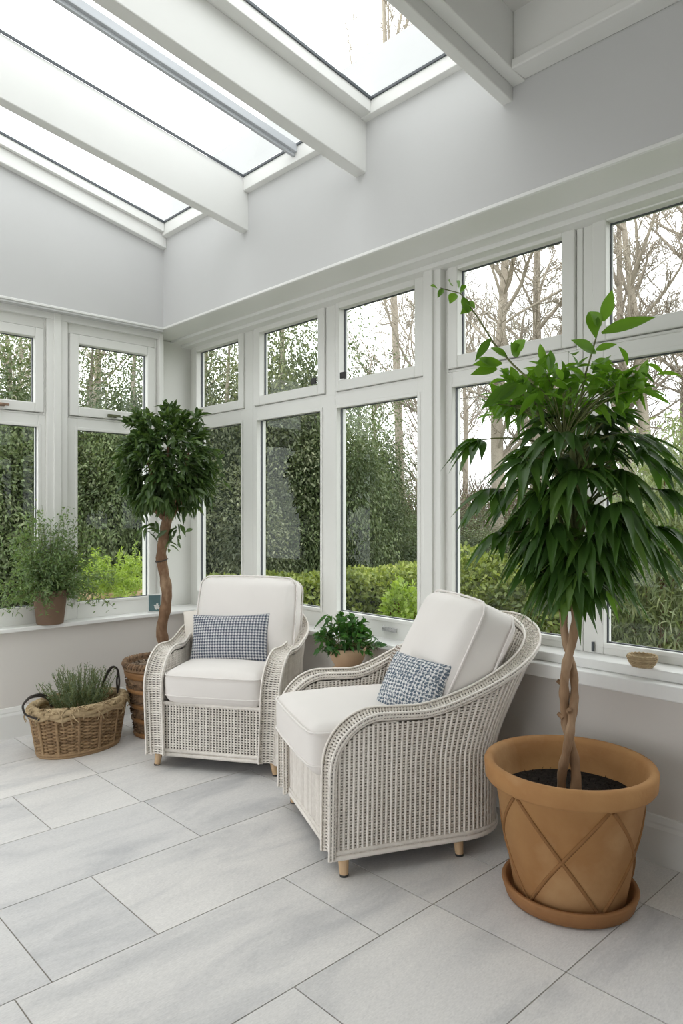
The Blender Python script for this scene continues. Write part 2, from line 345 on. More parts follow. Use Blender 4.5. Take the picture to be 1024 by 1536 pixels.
# ------------------------------------------------------------------ roof
YR=-4.6
def zr(x,y,z0=3.31):
    s=np.interp(x,[0,1.0,1.97,2.83,XR],[.215,.165,.155,.12,.12]); return z0-s*y
def rafter(name,x0,x1,zb,zt,y0=.02,label=None,step=None):
    m=MB(); xc=x1
    def pr(xa,xb,za,zb_): 
        f=lambda x,y,z:(x,y,zr(xc,y,z))
        m.hexa([f(xa,y0,za),f(xb,y0,za),f(xb,YR,za),f(xa,YR,za),f(xa,y0,zb_),f(xb,y0,zb_),f(xb,YR,zb_),f(xa,YR,zb_)])
    pr(x0,x1,zb,zt)
    if step: pr(*step)
    return struct(name,m,M['trim'],bevel=.005,label=label)
rafter('trim_9',-.06,.045,3.165,3.30,0.0,label='white sloping beam along the top of the left wall')
rafter('trim_10',.925,.992,3.015,3.312,label='white roof rafter nearest the room corner')
rafter('trim_11',1.895,1.967,3.018,3.335,label='white roof rafter in the middle of the glazed roof')
rafter('trim_12',2.755,2.805,3.02,3.37,step=(2.805,2.862,3.075,3.37),label='stepped white beam at the right of the glazed roof')
tb2=MB(); tb2.box((2.862,-.085,3.085),(XR,.0,3.40)); tb2.box((2.863,-.102,3.08),(XR,-.001,3.118)); struct('trim_13',tb2,M['trim'],bevel=.006,label='white beam along the top of the back wall')
cm=MB(); cz=lambda y,z:z-.12*y
cm.hexa([(2.84,.42,cz(.42,3.30)),(XR,.42,cz(.42,3.30)),(XR,YF,cz(YF,3.30)),(2.84,YF,cz(YF,3.30)),(2.84,.42,cz(.42,3.5)),(XR,.42,cz(.42,3.5)),(XR,YF,cz(YF,3.5)),(2.84,YF,cz(YF,3.5))])
struct('ceiling',cm,M['ceiling'])
struct('ridge_panel',B((-.4,YF,3.9),(2.9,YR+.05,5.2)),M['ceiling'],wlo)
def skylight(name,xa,xb,bars=(),lf=.02,zg=3.325,label=None,zf=3.235):
    m=MB(); f=lambda x,y,z:(x,y,zr(x,y,z))
    # frame along the wall head and down the left side
    m.hexa([f(xa,.02,zf),f(xb,.02,zf),f(xb,-.035,zf),f(xa,-.035,zf),f(xa,.02,3.40),f(xb,.02,3.40),f(xb,-.035,zg-.008),f(xa,-.035,zg-.008)])
    if lf>0: m.hexa([f(xa,-.035,zg-.07),f(xa+lf,-.035,zg-.07),f(xa+lf,YR,zg-.07),f(xa,YR,zg-.07),f(xa,-.035,zg-.004),f(xa+lf,-.035,zg-.004),f(xa+lf,YR,zg-.004),f(xa,YR,zg-.004)])
    w=struct(name,m,M['trim'],bevel=.003,label=label)
    s=MB(); s.hexa([f(xa+lf,-.035,zg-.012),f(xb,-.035,zg-.012),f(xb,-.042,zg-.012),f(xa+lf,-.042,zg-.012),f(xa+lf,-.035,zg),f(xb,-.035,zg),f(xb,-.042,zg),f(xa+lf,-.042,zg)])
    s.hexa([f(xa+lf,-.035,zg-.014),f(xa+lf+.007,-.035,zg-.014),f(xa+lf+.007,YR,zg-.014),f(xa+lf,YR,zg-.014),f(xa+lf,-.035,zg),f(xa+lf+.007,-.035,zg),f(xa+lf+.007,YR,zg),f(xa+lf,YR,zg)])
    struct('seal',s,M['seal'],w)
    for x in bars:
        b=MB(); b.hexa([f(x-.028,-.035,zg-.045),f(x+.028,-.035,zg-.045),f(x+.028,YR,zg-.045),f(x-.028,YR,zg-.045),f(x-.028,-.035,zg-.002),f(x+.028,-.035,zg-.002),f(x+.028,YR,zg-.002),f(x-.028,YR,zg-.002)])
        b.hexa([f(x-.010,-.035,zg-.062),f(x+.010,-.035,zg-.062),f(x+.010,YR,zg-.062),f(x-.010,YR,zg-.062),f(x-.010,-.035,zg-.04),f(x+.010,-.035,zg-.04),f(x+.010,YR,zg-.04),f(x-.010,YR,zg-.04)])
        struct('glazing_bar',b,M['alu'],w,bevel=.003)
    p=MB().add([f(xa,.0,zg),f(xb,.0,zg),f(xb,YR,zg),f(xa,YR,zg)],[(0,1,2,3)],0,False); struct('pane',p,M['glass'],w); return w
skylight('window_9',.045,.925,lf=.03,label='narrow roof light beside the left wall')
skylight('window_10',.992,1.895,bars=(1.46,),lf=.0,label='roof light with a grey glazing bar')
skylight('window_11',1.967,2.755,lf=.07,zg=3.34,zf=3.265,label='roof light with bare twigs above it')
# ------------------------------------------------------------------ wicker weaving
def weave(mb,S,a0,a1,nst,b0,b1,nrow,clip=None,rs=.0045,rw=.0042,amp=.005,sign=1,alt=False,sub=4,ssides=5,wsides=5,stakes=True,bn=40):
    """stakes at constant a, rows at constant b; clip(a)=(lowest b, highest b)"""
    eps=1e-3
    def N(a,b):
        da=(S(a+eps,b)-S(a-eps,b)); db=(S(a,b+eps)-S(a,b-eps)); return nrm(np.cross(da,db))*sign
    A=np.linspace(a0,a1,nst)
    if stakes:
        for a in A:
            lo,hi=(b0,b1) if clip is None else clip(a)
            lo=max(lo,b0); hi=min(hi,b1)
            if hi-lo<.02: continue
            bb=np.linspace(lo,hi,max(4,int(bn*(hi-lo)/(b1-b0))))
            mb.tube(S(np.full_like(bb,a),bb),rs,ssides,cap=False)
    aa=np.linspace(a0,a1,(nst-1)*sub+1); ph=np.linspace(0,nst-1,len(aa))
    if clip is not None:
        lim=np.array([clip(a) for a in aa])
    for j,b in enumerate(np.linspace(b0,b1,nrow)):
        bb=np.full_like(aa,b)
        off=amp*np.cos(PI*(ph+j)) if alt else amp*(.15+.85*(.5+.5*np.cos(2*PI*ph)))+.0008*((j%2)*2-1)
        P=S(aa,bb)+N(aa,bb)*off[:,None]
        ok=np.ones(len(aa),bool) if clip is None else (lim[:,0]<=b+1e-6)&(lim[:,1]>=b-1e-6)
        k=0
        while k<len(aa):
            if not ok[k]: k+=1; continue
            e=k
            while e<len(aa) and ok[e]: e+=1
            if e-k>=3: mb.tube(P[k:e],rw,wsides,cap=False)
            k=e
def rbox(w,d,h,r,n=14,bt=.0,bs=.0,wr=0.0,seed=0):
    """soft box cushion: rounded box, faces puffed by bt (top/bottom) and bs (sides)"""
    g=np.tanh(np.linspace(-1.6,1.6,n*2+1)); g/=g[-1]
    mb=MB(); H=np.array([w,d,h])/2
    rg=np.random.default_rng(seed); ph=rg.uniform(0,6.28,8)
    for ax in range(3):
        for sg in (-1,1):
            U,Vv=np.meshgrid(g,g,indexing='ij'); P=np.zeros(U.shape+(3,)); o=[k for k in range(3) if k!=ax]
            P[...,ax]=sg; P[...,o[0]]=U; P[...,o[1]]=Vv
            Q=P*H; core=np.clip(Q,-(H-r),(H-r)); dv=Q-core; Q=core+nrm(dv)*r
            x,y,z=P[...,0],P[...,1],P[...,2]
            f=Q/H
            bx=(1-f[...,0]**2).clip(0); by=(1-f[...,1]**2).clip(0); bz=(1-f[...,2]**2).clip(0)
            Q[...,2]+=np.sign(z)*(abs(f[...,2])**3)*bt*(bx*by)**.6
            Q[...,0]+=np.sign(x)*(abs(f[...,0])**3)*bs*(by*bz)**.6
            Q[...,1]+=np.sign(y)*(abs(f[...,1])**3)*bs*(bx*bz)**.6
            if wr:
                q=Q
                Q=Q+wr*np.stack([np.sin(q[...,1]*31+ph[0]+q[...,2]*17)*np.sin(q[...,2]*23+ph[1]),np.sin(q[...,0]*27+ph[2]+q[...,2]*19),np.sin(q[...,0]*19+ph[3]+q[...,1]*9)*np.sin(q[...,1]*21+ph[4])],-1)
            mb.grid(Q,flip=(sg>0)==(ax==1))
    return mb
def loop(w,d,r,z,n=10,grow=0,bs=0):
    """rounded rectangle outline"""
    pts=[]
    for cx,cy,a0 in ((1,1,0),(-1,1,90),(-1,-1,180),(1,-1,270)):
        for k in range(n+1):
            a=math.radians(a0+90*k/n); pts.append(((w/2-r)*cx+(r+grow)*math.cos(a),(d/2-r)*cy+(r+grow)*math.sin(a),z))
    P=np.array(pts); 
    # densify and puff the straights
    Q=[]
    for k in range(len(P)):
        a,b=P[k],P[(k+1)%len(P)]; m=8 if np.linalg.norm(b-a)>.1 else 1
        for i in range(m): Q.append(a+(b-a)*i/m)
    Q=np.array(Q)
    if bs:
        fx=Q[:,0]/(w/2); fy=Q[:,1]/(d/2)
        Q[:,0]+=np.sign(fx)*abs(fx).clip(0,1)**3*bs*(1-fy**2).clip(0)**.6; Q[:,1]+=np.sign(fy)*abs(fy).clip(0,1)**3*bs*(1-fx**2).clip(0)**.6
    return Q
def sstep(x,a,b):
    t=np.clip((x-a)/(b-a),0,1); return t*t*(3-2*t)
def armchair(label,loc,rz,W,D,arm,back,lean,fp=.012,nst=.0185,skew=0,r=.21,shade='gap_shade'):
    root=thing('wicker_armchair',label,'armchair',loc,rz,None); RW=.33 if shade=='gap_shade' else .37
    zb=.075; hw=W/2
    # plan outline from the right front round the back to the left front
    L1=D-r; La=r*PI/2; Lb=W-2*r; TOT=2*L1+2*La+Lb
    def plan(s):
        s=np.asarray(s,float); x=np.empty_like(s); y=np.empty_like(s); nx=np.empty_like(s); ny=np.empty_like(s)
        m=s<TOT/2; q=np.where(m,s,TOT-s)
        a=np.clip((q-L1)/r,0,PI/2)
        x=hw-r+r*np.cos(a); y=-L1-r*np.sin(a); y=np.where(q<L1,-q,y)
        x=np.where(q>L1+La,hw-r-(q-L1-La),x)
        nx=np.cos(a); ny=-np.sin(a)
        sg=np.where(m,1,-1); return x*sg,y,nx*sg,ny
    def q_of(s): return np.minimum(s,TOT-np.asarray(s,float))
    fr=.19
    def top(s):
        q=q_of(s)
        h=arm-.012*sstep(q,.1,L1*.8)
        c=np.where(q<fr,fr-np.sqrt(np.clip(fr**2-(fr-q)**2,0,None)),0)
        h=h-c*1.0
        return h+(back-arm)*sstep(q,L1*.62,L1+La*1.15)+.012*np.sin(np.clip((q-L1-La)/(Lb/2),0,1)*PI/2)
    def surf(s,z,off=0.0):
        x,y,nx,ny=plan(s); q=q_of(s)
        b=sstep(q,L1*.35,L1+La*.7); k=np.clip((z-.40)/.45,0,2)
        y=y-b*lean*k**1.15+b*skew*x/hw; x=x+nx*.018*np.clip(z-.1,0,1)/.5*(1-b)+nx*b*(.015+.10*np.clip(z-.5,0,1))
        return np.stack([x+nx*off,y+ny*off,z+0*x],-1)
    S=lambda s,z: surf(s,z,-.004)
    th=.075
    thf=lambda s: th-.034*sstep(q_of(s),L1*.5,L1+La*.5)
    Si=lambda s,z: surf(s,z,-thf(s))
    clip=lambda a:(zb,float(top(a))-.016)
    clipi=lambda a:(.30,float(top(a))-.016)
    segs=[('side_panel',0.0,L1+La*.5),('back_panel',L1+La*.5,TOT-L1-La*.5),('side_panel',TOT-L1-La*.5,TOT)]
    for nm,a,b in segs:
        m=MB(); nrow=int((back+.02-zb)/fp); n=int((b-a)/nst)+1
        weave(m,S,a,b,n,zb,back+.03,nrow,clip,sign=1,rs=.0055,rw=fp*RW,amp=.006)
        weave(m,Si,a+(.02 if a==0 else 0),b-(.02 if b==TOT else 0),n,.30,back+.03,int((back-.27)/fp),clipi,sign=-1,rs=.005,rw=fp*RW,amp=.005)
        # bottom border roll
        q=np.linspace(a,b,60); m.tube(surf(q,np.full(60,zb),-.004),.011,8); m.tube(surf(q,np.full(60,zb+.02),-.003),.009,8)
        m.build(nm,M['wicker'],root)
    li=MB(); q=np.linspace(.012,TOT-.012,160); hh=top(q)-.02
    Z=np.linspace(0,1,12)[:,None]; 
    li.grid(surf(np.broadcast_to(q,(12,160)),zb+(hh-zb)[None]*Z,-.020)); li.grid(surf(np.broadcast_to(q,(12,160)),zb+(hh-zb)[None]*Z,-thf(q)+.014),flip=True)
    li.build('gap_shade_sheet',M[shade],root)  # sheets behind the weave, coloured as the shade inside the shell
    # rolled edge: up the arm front, along the arms and over the back
    zs=np.linspace(zb,top(0.0)-.001,30); f1=surf(np.zeros(30),zs,-th/2)
    qq=np.concatenate([np.linspace(0,fr,40)[1:],np.linspace(fr,TOT-fr,240)[1:],np.linspace(TOT-fr,TOT,40)[1:]])
    f2=surf(qq,top(qq),-thf(qq)/2); f3=surf(np.full(30,TOT),zs[::-1],-th/2)[1:]
    C=np.concatenate([f1,f2,f3]); _,_,nx,ny=plan(np.concatenate([np.zeros(30),qq,np.full(29,TOT)]))
    O=np.stack([nx,ny,0*nx],-1)
    ln=np.concatenate([[0],np.cumsum(np.linalg.norm(np.diff(C,axis=0),axis=1))]); LT=ln[-1]
    def path(u,arr): return np.stack([np.interp(u,ln,arr[:,k]) for k in range(3)],-1)
    HW=np.concatenate([np.full(30,th),thf(qq),np.full(29,th)])/2+.012; hh_=.03
    def band(th_,u):
        u=np.asarray(u,float); c=path(u,C); o=nrm(path(u,O)); e=.012; t=nrm(path(np.clip(u+e,0,LT),C)-path(np.clip(u-e,0,LT),C))
        up=nrm(np.cross(o,t)); up=np.where((up[...,2:3]*0+1)>0,up,up)
        o=nrm(np.cross(t,up))
        return c+o*(np.interp(u,ln,HW)*np.cos(th_))[...,None]+up*(hh_*np.sin(th_)-.016)[...,None]
    uA=float(np.interp(0,[0],[0])); iA=30+39+int(240*.36)
    ucut=ln[iA]
    for nm,u0,u1 in (('arm',0,ucut),('back_rail',ucut,LT-ucut),('arm',LT-ucut,LT)):
        m=MB(); n=int((u1-u0)/.0125)
        # which way is out: test at the middle
        g=np.linspace(u0,u1,90); T=np.linspace(-.25,PI+.25,14)
        weave(m,lambda a,b:band(a,b),-.2,PI+.2,9,u0,u1,n,None,rs=.0050,rw=.0042,amp=.005,sign=SGN,sub=3,bn=90,alt=False)
        m.build(nm,M['wicker'],root)
        l2=MB(); l2.grid(np.stack([band(np.full(90,t),g)-.0*g[:,None] for t in T])); o=l2.build('gap_shade_strip',M['core'],root)  # dark backing under the rolled edge, standing in for shade between strands
    # front panel
    ft=.345; m=MB(); fw=hw-th-.0
    F=lambda x,z: np.stack([x+0*z,-.012+0*x,z+0*x],-1)
    weave(m,F,-fw,fw,int(2*fw/.0165),zb,ft,int((ft-zb)/.0125),None,rs=.0048,rw=.0038,amp=.005,sign=1)
    for z,rr in ((zb,.011),(zb+.02,.009),(ft,.010)): m.tube([(-fw,-.010,z),(fw,-.010,z)],rr,8)
    m.build('front_panel',M['wicker'],root)
    MB().add([(-fw,-.028,zb),(fw,-.028,zb),(fw,-.028,ft),(-fw,-.028,ft)],[(0,1,2,3)]).box((-fw,-D+.09,ft-.035),(fw,-.03,ft-.015)).build('seat_deck_and_shade',M['gap_shade'],root)  # upright sheet paints the shade behind the front weave; box is the deck
    for x in (-1,1):
        for y in (-.045,-D+.22):
            lx=x*(hw-.035); k=.018*x; l=MB(); l.lathe([(0,.0),(.0155,.0),(.0165,.012),(.0235,.11),(0,.11)],(lx,y,0),20)
            l.V[-1][:,0]+=k*(1-l.V[-1][:,2]/.11); lo=l.build('leg',M['beech'],root)
            g=MB(); g.lathe([(0,0),(.0165,0),(.0165,.008),(0,.008)],(lx+k,y,0),16); g.build('foot_glide',M['black'],lo)
    return root,surf,top,dict(hw=hw,th=th,D=D,ft=ft)
SGN=1
M['core']=pmat('wicker band shade',(.22,.205,.19),(.17,.16,.15),.9,20)  # dark tone painting the shade in the gaps of the rolled edge
def seat_cushion(root,g,front=.015,h=.165,z=None,depth=None):
    w=2*(g['hw']-g['th'])-.016; d=depth or g['D']-.13; z=(g['ft']+.006) if z is None else z
    c=rbox(w,d,h,.045,14,bt=.028,bs=.014,wr=.0015,seed=3); off=np.array([0,front-d/2,z+h/2])
    for v in c.V: v+=off
    s=c.build('seat_cushion',M['cloth'],root)
    p=MB()
    for zz in (h/2-.02,-h/2+.04):
        P=loop(w,d,.045,zz,grow=.000,bs=.012)+off; p.tube(P,.0045,6,closed=True)
    p.build('piping',M['cloth'],s); return s
def back_cushion(root,w,h,t,pos,tilt,yaw=0,roll=0,mat='cloth',bt=.05):
    c=rbox(w,h,t,.05,14,bt=bt,bs=.012,wr=.003,seed=5)   # local x width, y height, z thickness (front +z)
    R=np.array(Matrix.Rotation(yaw,3,'Z')@Matrix.Rotation(PI/2-tilt,3,'X')@Matrix.Rotation(roll,3,'Z')).T
    # after +90 about x: y->z, z->-y ; front must face +y so turn about z by pi
    R2=np.array(Matrix.Rotation(yaw,3,'Z')@Matrix.Rotation(PI,3,'Z')@Matrix.Rotation(PI/2+0-tilt,3,'X')@Matrix.Rotation(roll,3,'Z')).T
    for k in range(len(c.V)): c.V[k]=c.V[k]@R2+np.array(pos)
    s=c.build('back_cushion',M[mat],root); p=MB()
    for zz in (t/2-.028,-t/2+.028): p.tube((loop(w,h,.05,zz,grow=.001,bs=.012))@R2+np.array(pos),.005,6,closed=True)
    p.build('piping',M[mat],s); return s
# chair nearer the corner
def place(front_l,front_r,inset):
    a=np.array(front_l); b=np.array(front_r); d=b-a; ang=math.atan2(d[1],d[0]); mid=(a+b)/2
    n=np.array([d[1],-d[0]])/np.linalg.norm(d)     # towards the front
    return (*(mid+n*inset),0),ang+PI
# local +x points to the sitter's right... seen from the front the frame is turned by pi
locA,rzA=place((.992,-.593),(1.547,-.231),.045)
cA,sfA,tpA,gA=armchair('white wicker armchair nearer the corner, facing the room, with long navy checked cushion',locA,rzA,.70,.60,.605,.80,.07,fp=.0125,nst=.0175)
seat_cushion(cA,gA)
back_cushion(cA,.575,.47,.17,(-.03,-.455,.725),math.radians(14))
locB,rzB=place((1.868,-.377),(2.521,-.671),.045)
cB,sfB,tpB,gB=armchair('white wicker armchair beside the large terracotta pot, turned sideways, with square blue cushion',locB,rzB,.735,.745,.582,.865,.225,fp=.0105,nst=.0185,skew=.05,r=.24,shade='gap_shade_b')
seat_cushion(cB,gB,front=.06,h=.185)
back_cushion(cB,.55,.46,.20,(-.03,-.655,.735),math.radians(27),yaw=math.radians(-4))
# ------------------------------------------------------------------ loose cushions
def pillow(w,h,t,n=28):
    mb=MB(); u=np.linspace(-1,1,n); U,Vv=np.meshgrid(u,u,indexing='ij')
    e=((1-U**2).clip(0)*(1-Vv**2).clip(0))
    pinch=1-.05*(1-abs(U)**3)*(abs(Vv)**4)
    x=U*w/2*(1-.045*(1-U**2*0)*(1-Vv**2)*abs(U)**4); y=Vv*h/2*(1-.06*(1-U**2)*abs(Vv)**4)
    z=t/2*e**.42
    uv=np.stack([U*w/2,Vv*h/2],-1)
    mb.grid(np.stack([x,y,z],-1),uv=uv); mb.grid(np.stack([x,y,-z],-1),uv=uv,flip=True); return mb
def checkmat(name,dark,mid,light,sc,noise=.25):
    m,t,out=newmat(name); b=nd(t,'ShaderNodeBsdfPrincipled'); t.links.new(b.outputs[0],out.inputs[0]); b.inputs['Roughness'].default_value=.95; b.inputs['Specular IOR Level'].default_value=.1
    uv=nd(t,'ShaderNodeUVMap',uv_map='UVMap'); sx=nd(t,'ShaderNodeSeparateXYZ'); t.links.new(uv.outputs[0],sx.inputs[0])
    n=nd(t,'ShaderNodeTexNoise',i_Scale=sc*.9,i_Detail=2); t.links.new(uv.outputs[0],n.inputs['Vector'])
    wob=mathn(t,'MULTIPLY_ADD',n.outputs[0],noise,-noise/2)
    X=mathn(t,'ADD',mathn(t,'MULTIPLY',sx.outputs[0],sc),wob); Y=mathn(t,'ADD',mathn(t,'MULTIPLY',sx.outputs[1],sc),wob)
    fx=mathn(t,'FRACT',X); fy=mathn(t,'FRACT',Y)
    a=mathn(t,'LESS_THAN',fx,.56); c=mathn(t,'LESS_THAN',fy,.56); both=mathn(t,'MULTIPLY',a,c)
    dg=mathn(t,'LESS_THAN',mathn(t,'FRACT',mathn(t,'MULTIPLY',mathn(t,'ADD',X,Y),2.0)),.5)
    one=mathn(t,'ABSOLUTE',mathn(t,'SUBTRACT',a,c)); half=mathn(t,'MULTIPLY',one,dg)
    f=mathn(t,'ADD',both,mathn(t,'MULTIPLY',half,.75))
    f=mathn(t,'ADD',f,mathn(t,'MULTIPLY_ADD',n.outputs[0],.5,-.25))
    r=ramp(t,f,[(.12,light),(.5,mid),(.92,dark)]); t.links.new(r.outputs[0],b.inputs['Base Color'])
    bp=nd(t,'ShaderNodeBump',i_Strength=.5,i_Distance=.004); t.links.new(f,bp.inputs['Height']); t.links.new(bp.outputs[0],b.inputs['Normal']); return m
M['navy']=checkmat('navy and white houndstooth',(.055,.07,.11),(.16,.18,.23),(.66,.66,.66),62)
M['blue']=checkmat('blue white knit',(.11,.145,.19),(.27,.31,.35),(.74,.74,.74),64,1.5)
M['brownweave']=checkmat('brown and white weave',(.14,.09,.06),(.3,.24,.19),(.7,.67,.63),60,.5)
def loose(name,label,w,h,t,mat,chair,pos,tilt,yaw=0,roll=0):
    o=pillow(w,h,t).build(name,M[mat],None,label=label,cat='cushion')
    R=Matrix.Rotation(yaw,4,'Z')@Matrix.Rotation(PI,4,'Z')@Matrix.Rotation(PI/2-tilt,4,'X')@Matrix.Rotation(roll,4,'Z')
    bpy.context.view_layer.update()
    o.matrix_world=chair.matrix_world@Matrix.Translation(pos)@R; return o
loose('lumbar_cushion','long navy and white houndstooth cushion on the corner armchair',.46,.27,.13,'navy',cA,(.025,-.30,.645),math.radians(18),0,math.radians(3))
loose('scatter_cushion','square blue and white knitted cushion on the armchair beside the terracotta pot',.30,.255,.14,'blue',cB,(-.17,-.41,.63),math.radians(30),math.radians(28),math.radians(-4))
loose('scatter_cushion','small brown and white woven cushion tucked behind the blue knitted cushion',.21,.20,.085,'brownweave',cB,(.225,-.525,.615),math.radians(20),0,0)
loose('scatter_cushion','cream cushion corner showing left of the back cushion on the corner armchair',.20,.20,.10,'cloth2',cA,(.265,-.44,.685),math.radians(14),0,math.radians(12))
# ------------------------------------------------------------------ plants in the room
def rand_dirs(n,up=0.0):
    v=rng.normal(size=(n,3)); v=nrm(v); v[:,2]+=up; return nrm(v)
# --- large terracotta pot and its saucer
P0=at(853,2.50)
sa=MB(); sa.lathe([(0,.0),(.205,.0),(.218,.006),(.232,.05),(.228,.056),(.215,.054),(.205,.022),(0,.020)],(0,0,0),72)
sau=sa.build('plant_saucer',M['saucer'],None,label='round brown terracotta saucer under the large planter',cat='saucer'); sau.location=P0
pl=thing('potted_tree','tall leafy plant with plaited trunk in a large honey terracotta pot','potted plant',P0+np.array([0,0,.0215]))
po=MB(); H=.455
po.lathe([(0,.0),(.186,.0),(.190,.006),(.256,H-.075),(.262,H-.072),(.283,H-.07),(.290,H-.060),(.293,H-.012),(.288,H-.002),(.278,H),(.266,H-.004),(.258,H-.02),(.246,H-.07),(.232,H-.17),(0,H-.17)],(0,0,0),96)
pot=po.build('pot',M['terra'],pl)
gr=MB()
def rad(z): return np.interp(z,[.006,H-.075],[.190,.256])
for k in range(5):
    a0=math.atan2(CAM[1]-P0[1],CAM[0]-P0[0])-.10+k*2*PI/5
    for sg in (-1,1):
        t=np.linspace(0,1,24); z=.012+t*(H-.095); a=a0+sg*(t-.5)*1.2
        P=np.stack([rad(z)*np.cos(a),rad(z)*np.sin(a),z],-1)*np.array([1.0,1.0,1]); gr.tube(P,.0066,6)
gr.build('incised_cross',M['terra_d'],pot)
so=MB(); n=60; th=np.arange(n)*2*PI/n; rr=np.linspace(0.001,.240,26)
h=.335+rng.normal(0,.004,(26,n)); h[-1]=.336
so.grid(np.stack([rr[:,None]*np.cos(th),rr[:,None]*np.sin(th),h],-1),cv=True,flip=True)
ps=rng.uniform(-1,1,(500,2))*.23; ps=ps[np.hypot(*ps.T)<.228]
so.leaves(np.c_[ps,np.full(len(ps),.341)],rand_dirs(len(ps),.2),rand_dirs(len(ps)),rng.uniform(.006,.014,len(ps)),.006,0)
so.build('soil',M['soil'],pl)
def W2L(p): return np.asarray(p)-P0-np.array([0,0,.0215])
tr=MB(); t=np.linspace(0,1,60)
for k,(rad0,ph) in enumerate(((.0185,0),(.0165,PI))):
    zz=.33+t*.82; tw=.0215*(1-.15*t)
    x=tw*np.cos(ph+t*8.5)*(1+.25*np.sin(t*11+k)); y=tw*np.sin(ph+t*8.5)
    rr_=rad0*(1-.25*t)*(1+.10*np.sin(t*47+k*2)+.06*np.sin(t*90+k))
    tr.tube(np.stack([x,y,zz],-1),rr_,10)
for z in (.60,.63,.72): 
    a=rng.uniform(0,6); tr.tube([(0.02*math.cos(a),.02*math.sin(a),z),(.04*math.cos(a),.04*math.sin(a),z+.012)],[.011,.007],7)
trunk=tr.build('trunk',M['bark_pale'],pl)
# crown: drooping fingered leaves
cl=MB(); br=MB()
C0=W2L(pw(870,735,2.5)); zc=C0[2]
top_of=np.array([0,0,1.12])
def fingers(mb,c,out,n,L,W,dr):
    u=nrm(out); side=nrm(np.cross(u,[0,0,1.])+1e-6); P=[];Dd=[];LL=[]
    for k in range(n):
        a=(k-(n-1)/2)/(max(1,n-1)/2)*1.15
        d=u*math.cos(a)+side*math.sin(a); d=d+np.array([0,0,rng.normal(.0,.12)]); P.append(c); Dd.append(d); LL.append(L*(1-.28*abs(a)/1.15)*rng.uniform(.85,1.1))
    P=np.array(P); Dd=np.array(Dd); LL=np.array(LL)
    mb.leaves(P,Dd,np.tile([0,0,1.],(n,1))+rng.normal(0,.25,(n,3)),LL,W*rng.uniform(.85,1.15,n),6,dr*rng.uniform(.8,1.25,n),.22,.72)
cnt=0
for k in range(104):
    zrel=rng.uniform(0,1)          # 0 bottom, 1 top
    z=1.06+zrel*.62
    Rm=np.interp(zrel,[0,.1,.35,.62,.85,1],[.09,.14,.20,.215,.19,.10])
    a=rng.uniform(0,2*PI); rr_=Rm*math.sqrt(rng.uniform(.12,1))
    c=np.array([math.cos(a)*rr_,math.sin(a)*rr_,z])+np.array([.034,.034,0])*(.35+.65*zrel)
    if not (W2L((0,.17,0))[1]>c[1]+.0): continue
    o=np.array([math.cos(a),math.sin(a),np.interp(zrel,[0,.6,1],[-.75,-.35,.35])])
    st=np.array([0,0,min(1.62,max(.98,z-.10-.12*rng.random()))])+np.array([.02,.02,0])*zrel
    mid=(st+c)/2+np.array([0,0,.05]); tt=np.linspace(0,1,8)[:,None]
    br.tube((1-tt)**2*st+2*tt*(1-tt)*mid+tt**2*c,np.linspace(.005,.0022,8),5)
    fingers(cl,c,o,rng.integers(5,9),rng.uniform(.11,.19),.038,np.interp(zrel,[0,.6,1],[.5,.6,.45]))
for (x,y,L_,dz) in ((955,655,.20,.02),(975,690,.21,0),(990,735,.21,-.03),(985,790,.22,.05),(960,815,.21,-.05),(935,770,.2,-.08),(720,660,.15,0),(745,735,.17,-.04),(755,800,.16,.03),(900,845,.15,0),(925,705,.2,-.1),(790,690,.19,-.12),(840,650,.18,-.14),(870,870,.12,-.03)):
    c=W2L(pw(x,y,2.5+dz)); st=np.array([.02,.02,c[2]-.06]); tt=np.linspace(0,1,8)[:,None]; mid=(st+c)/2+np.array([0,0,.06]); br.tube((1-tt)**2*st+2*tt*(1-tt)*mid+tt**2*c,np.linspace(.005,.0022,8),5)
    o=c-st; o[2]=-.02; fingers(cl,c,nrm(o)+np.array([-FWD[0],-FWD[1],0])*.25+np.array([0,0,-.25]),8,L_,.044,.55)
# bushy stem zone up the middle
mm=np.linspace(0,1,30); br.tube(np.stack([.02*np.sin(mm*5)+.02*mm,.015*np.cos(mm*4)+.02*mm,1.12+mm*.66],-1),np.linspace(.022,.006,30),8)
br.build('branches',M['stem'],pl); cl.build('foliage',M['leaf_dark'],pl)
tf=MB(); ts=MB()
ctr=W2L(pw(845,600,2.5))
for k in range(62):
    a=rng.uniform(0,2*PI); r_=.28*math.sqrt(rng.random()); c=ctr+np.array([math.cos(a)*r_,math.sin(a)*r_*.8,rng.uniform(-.04,.15)*(1-r_/.4)])
    m=rng.integers(5,9); 
    d=rand_dirs(m,.15); d+=np.array([math.cos(a),math.sin(a),.1])*.5
    tf.leaves(np.repeat(c[None],m,0)+rng.normal(0,.018,(m,3)),d,np.tile([0,0,1.],(m,1))+rng.normal(0,.3,(m,3)),rng.uniform(.05,.095,m),rng.uniform(.024,.04,m),5,.22,.2,.8)
    st=ctr+np.array([0,0,-.15]); tt=np.linspace(0,1,6)[:,None]; ts.tube(st*(1-tt)+c*tt+np.array([0,0,.04])*np.sin(tt*PI),.0022,5)
def shoot(pts,D,r0=.004):
    P=np.array([W2L(pw(x,y,D)) for x,y in pts]); ts.tube(P,np.linspace(r0,.0016,len(P)),6); return P
S1=shoot([(800,575),(770,548),(740,515),(722,485),(706,462),(690,440),(660,432)],2.42)
S2=shoot([(868,610),(878,560),(890,520),(898,490),(903,470)],2.45)
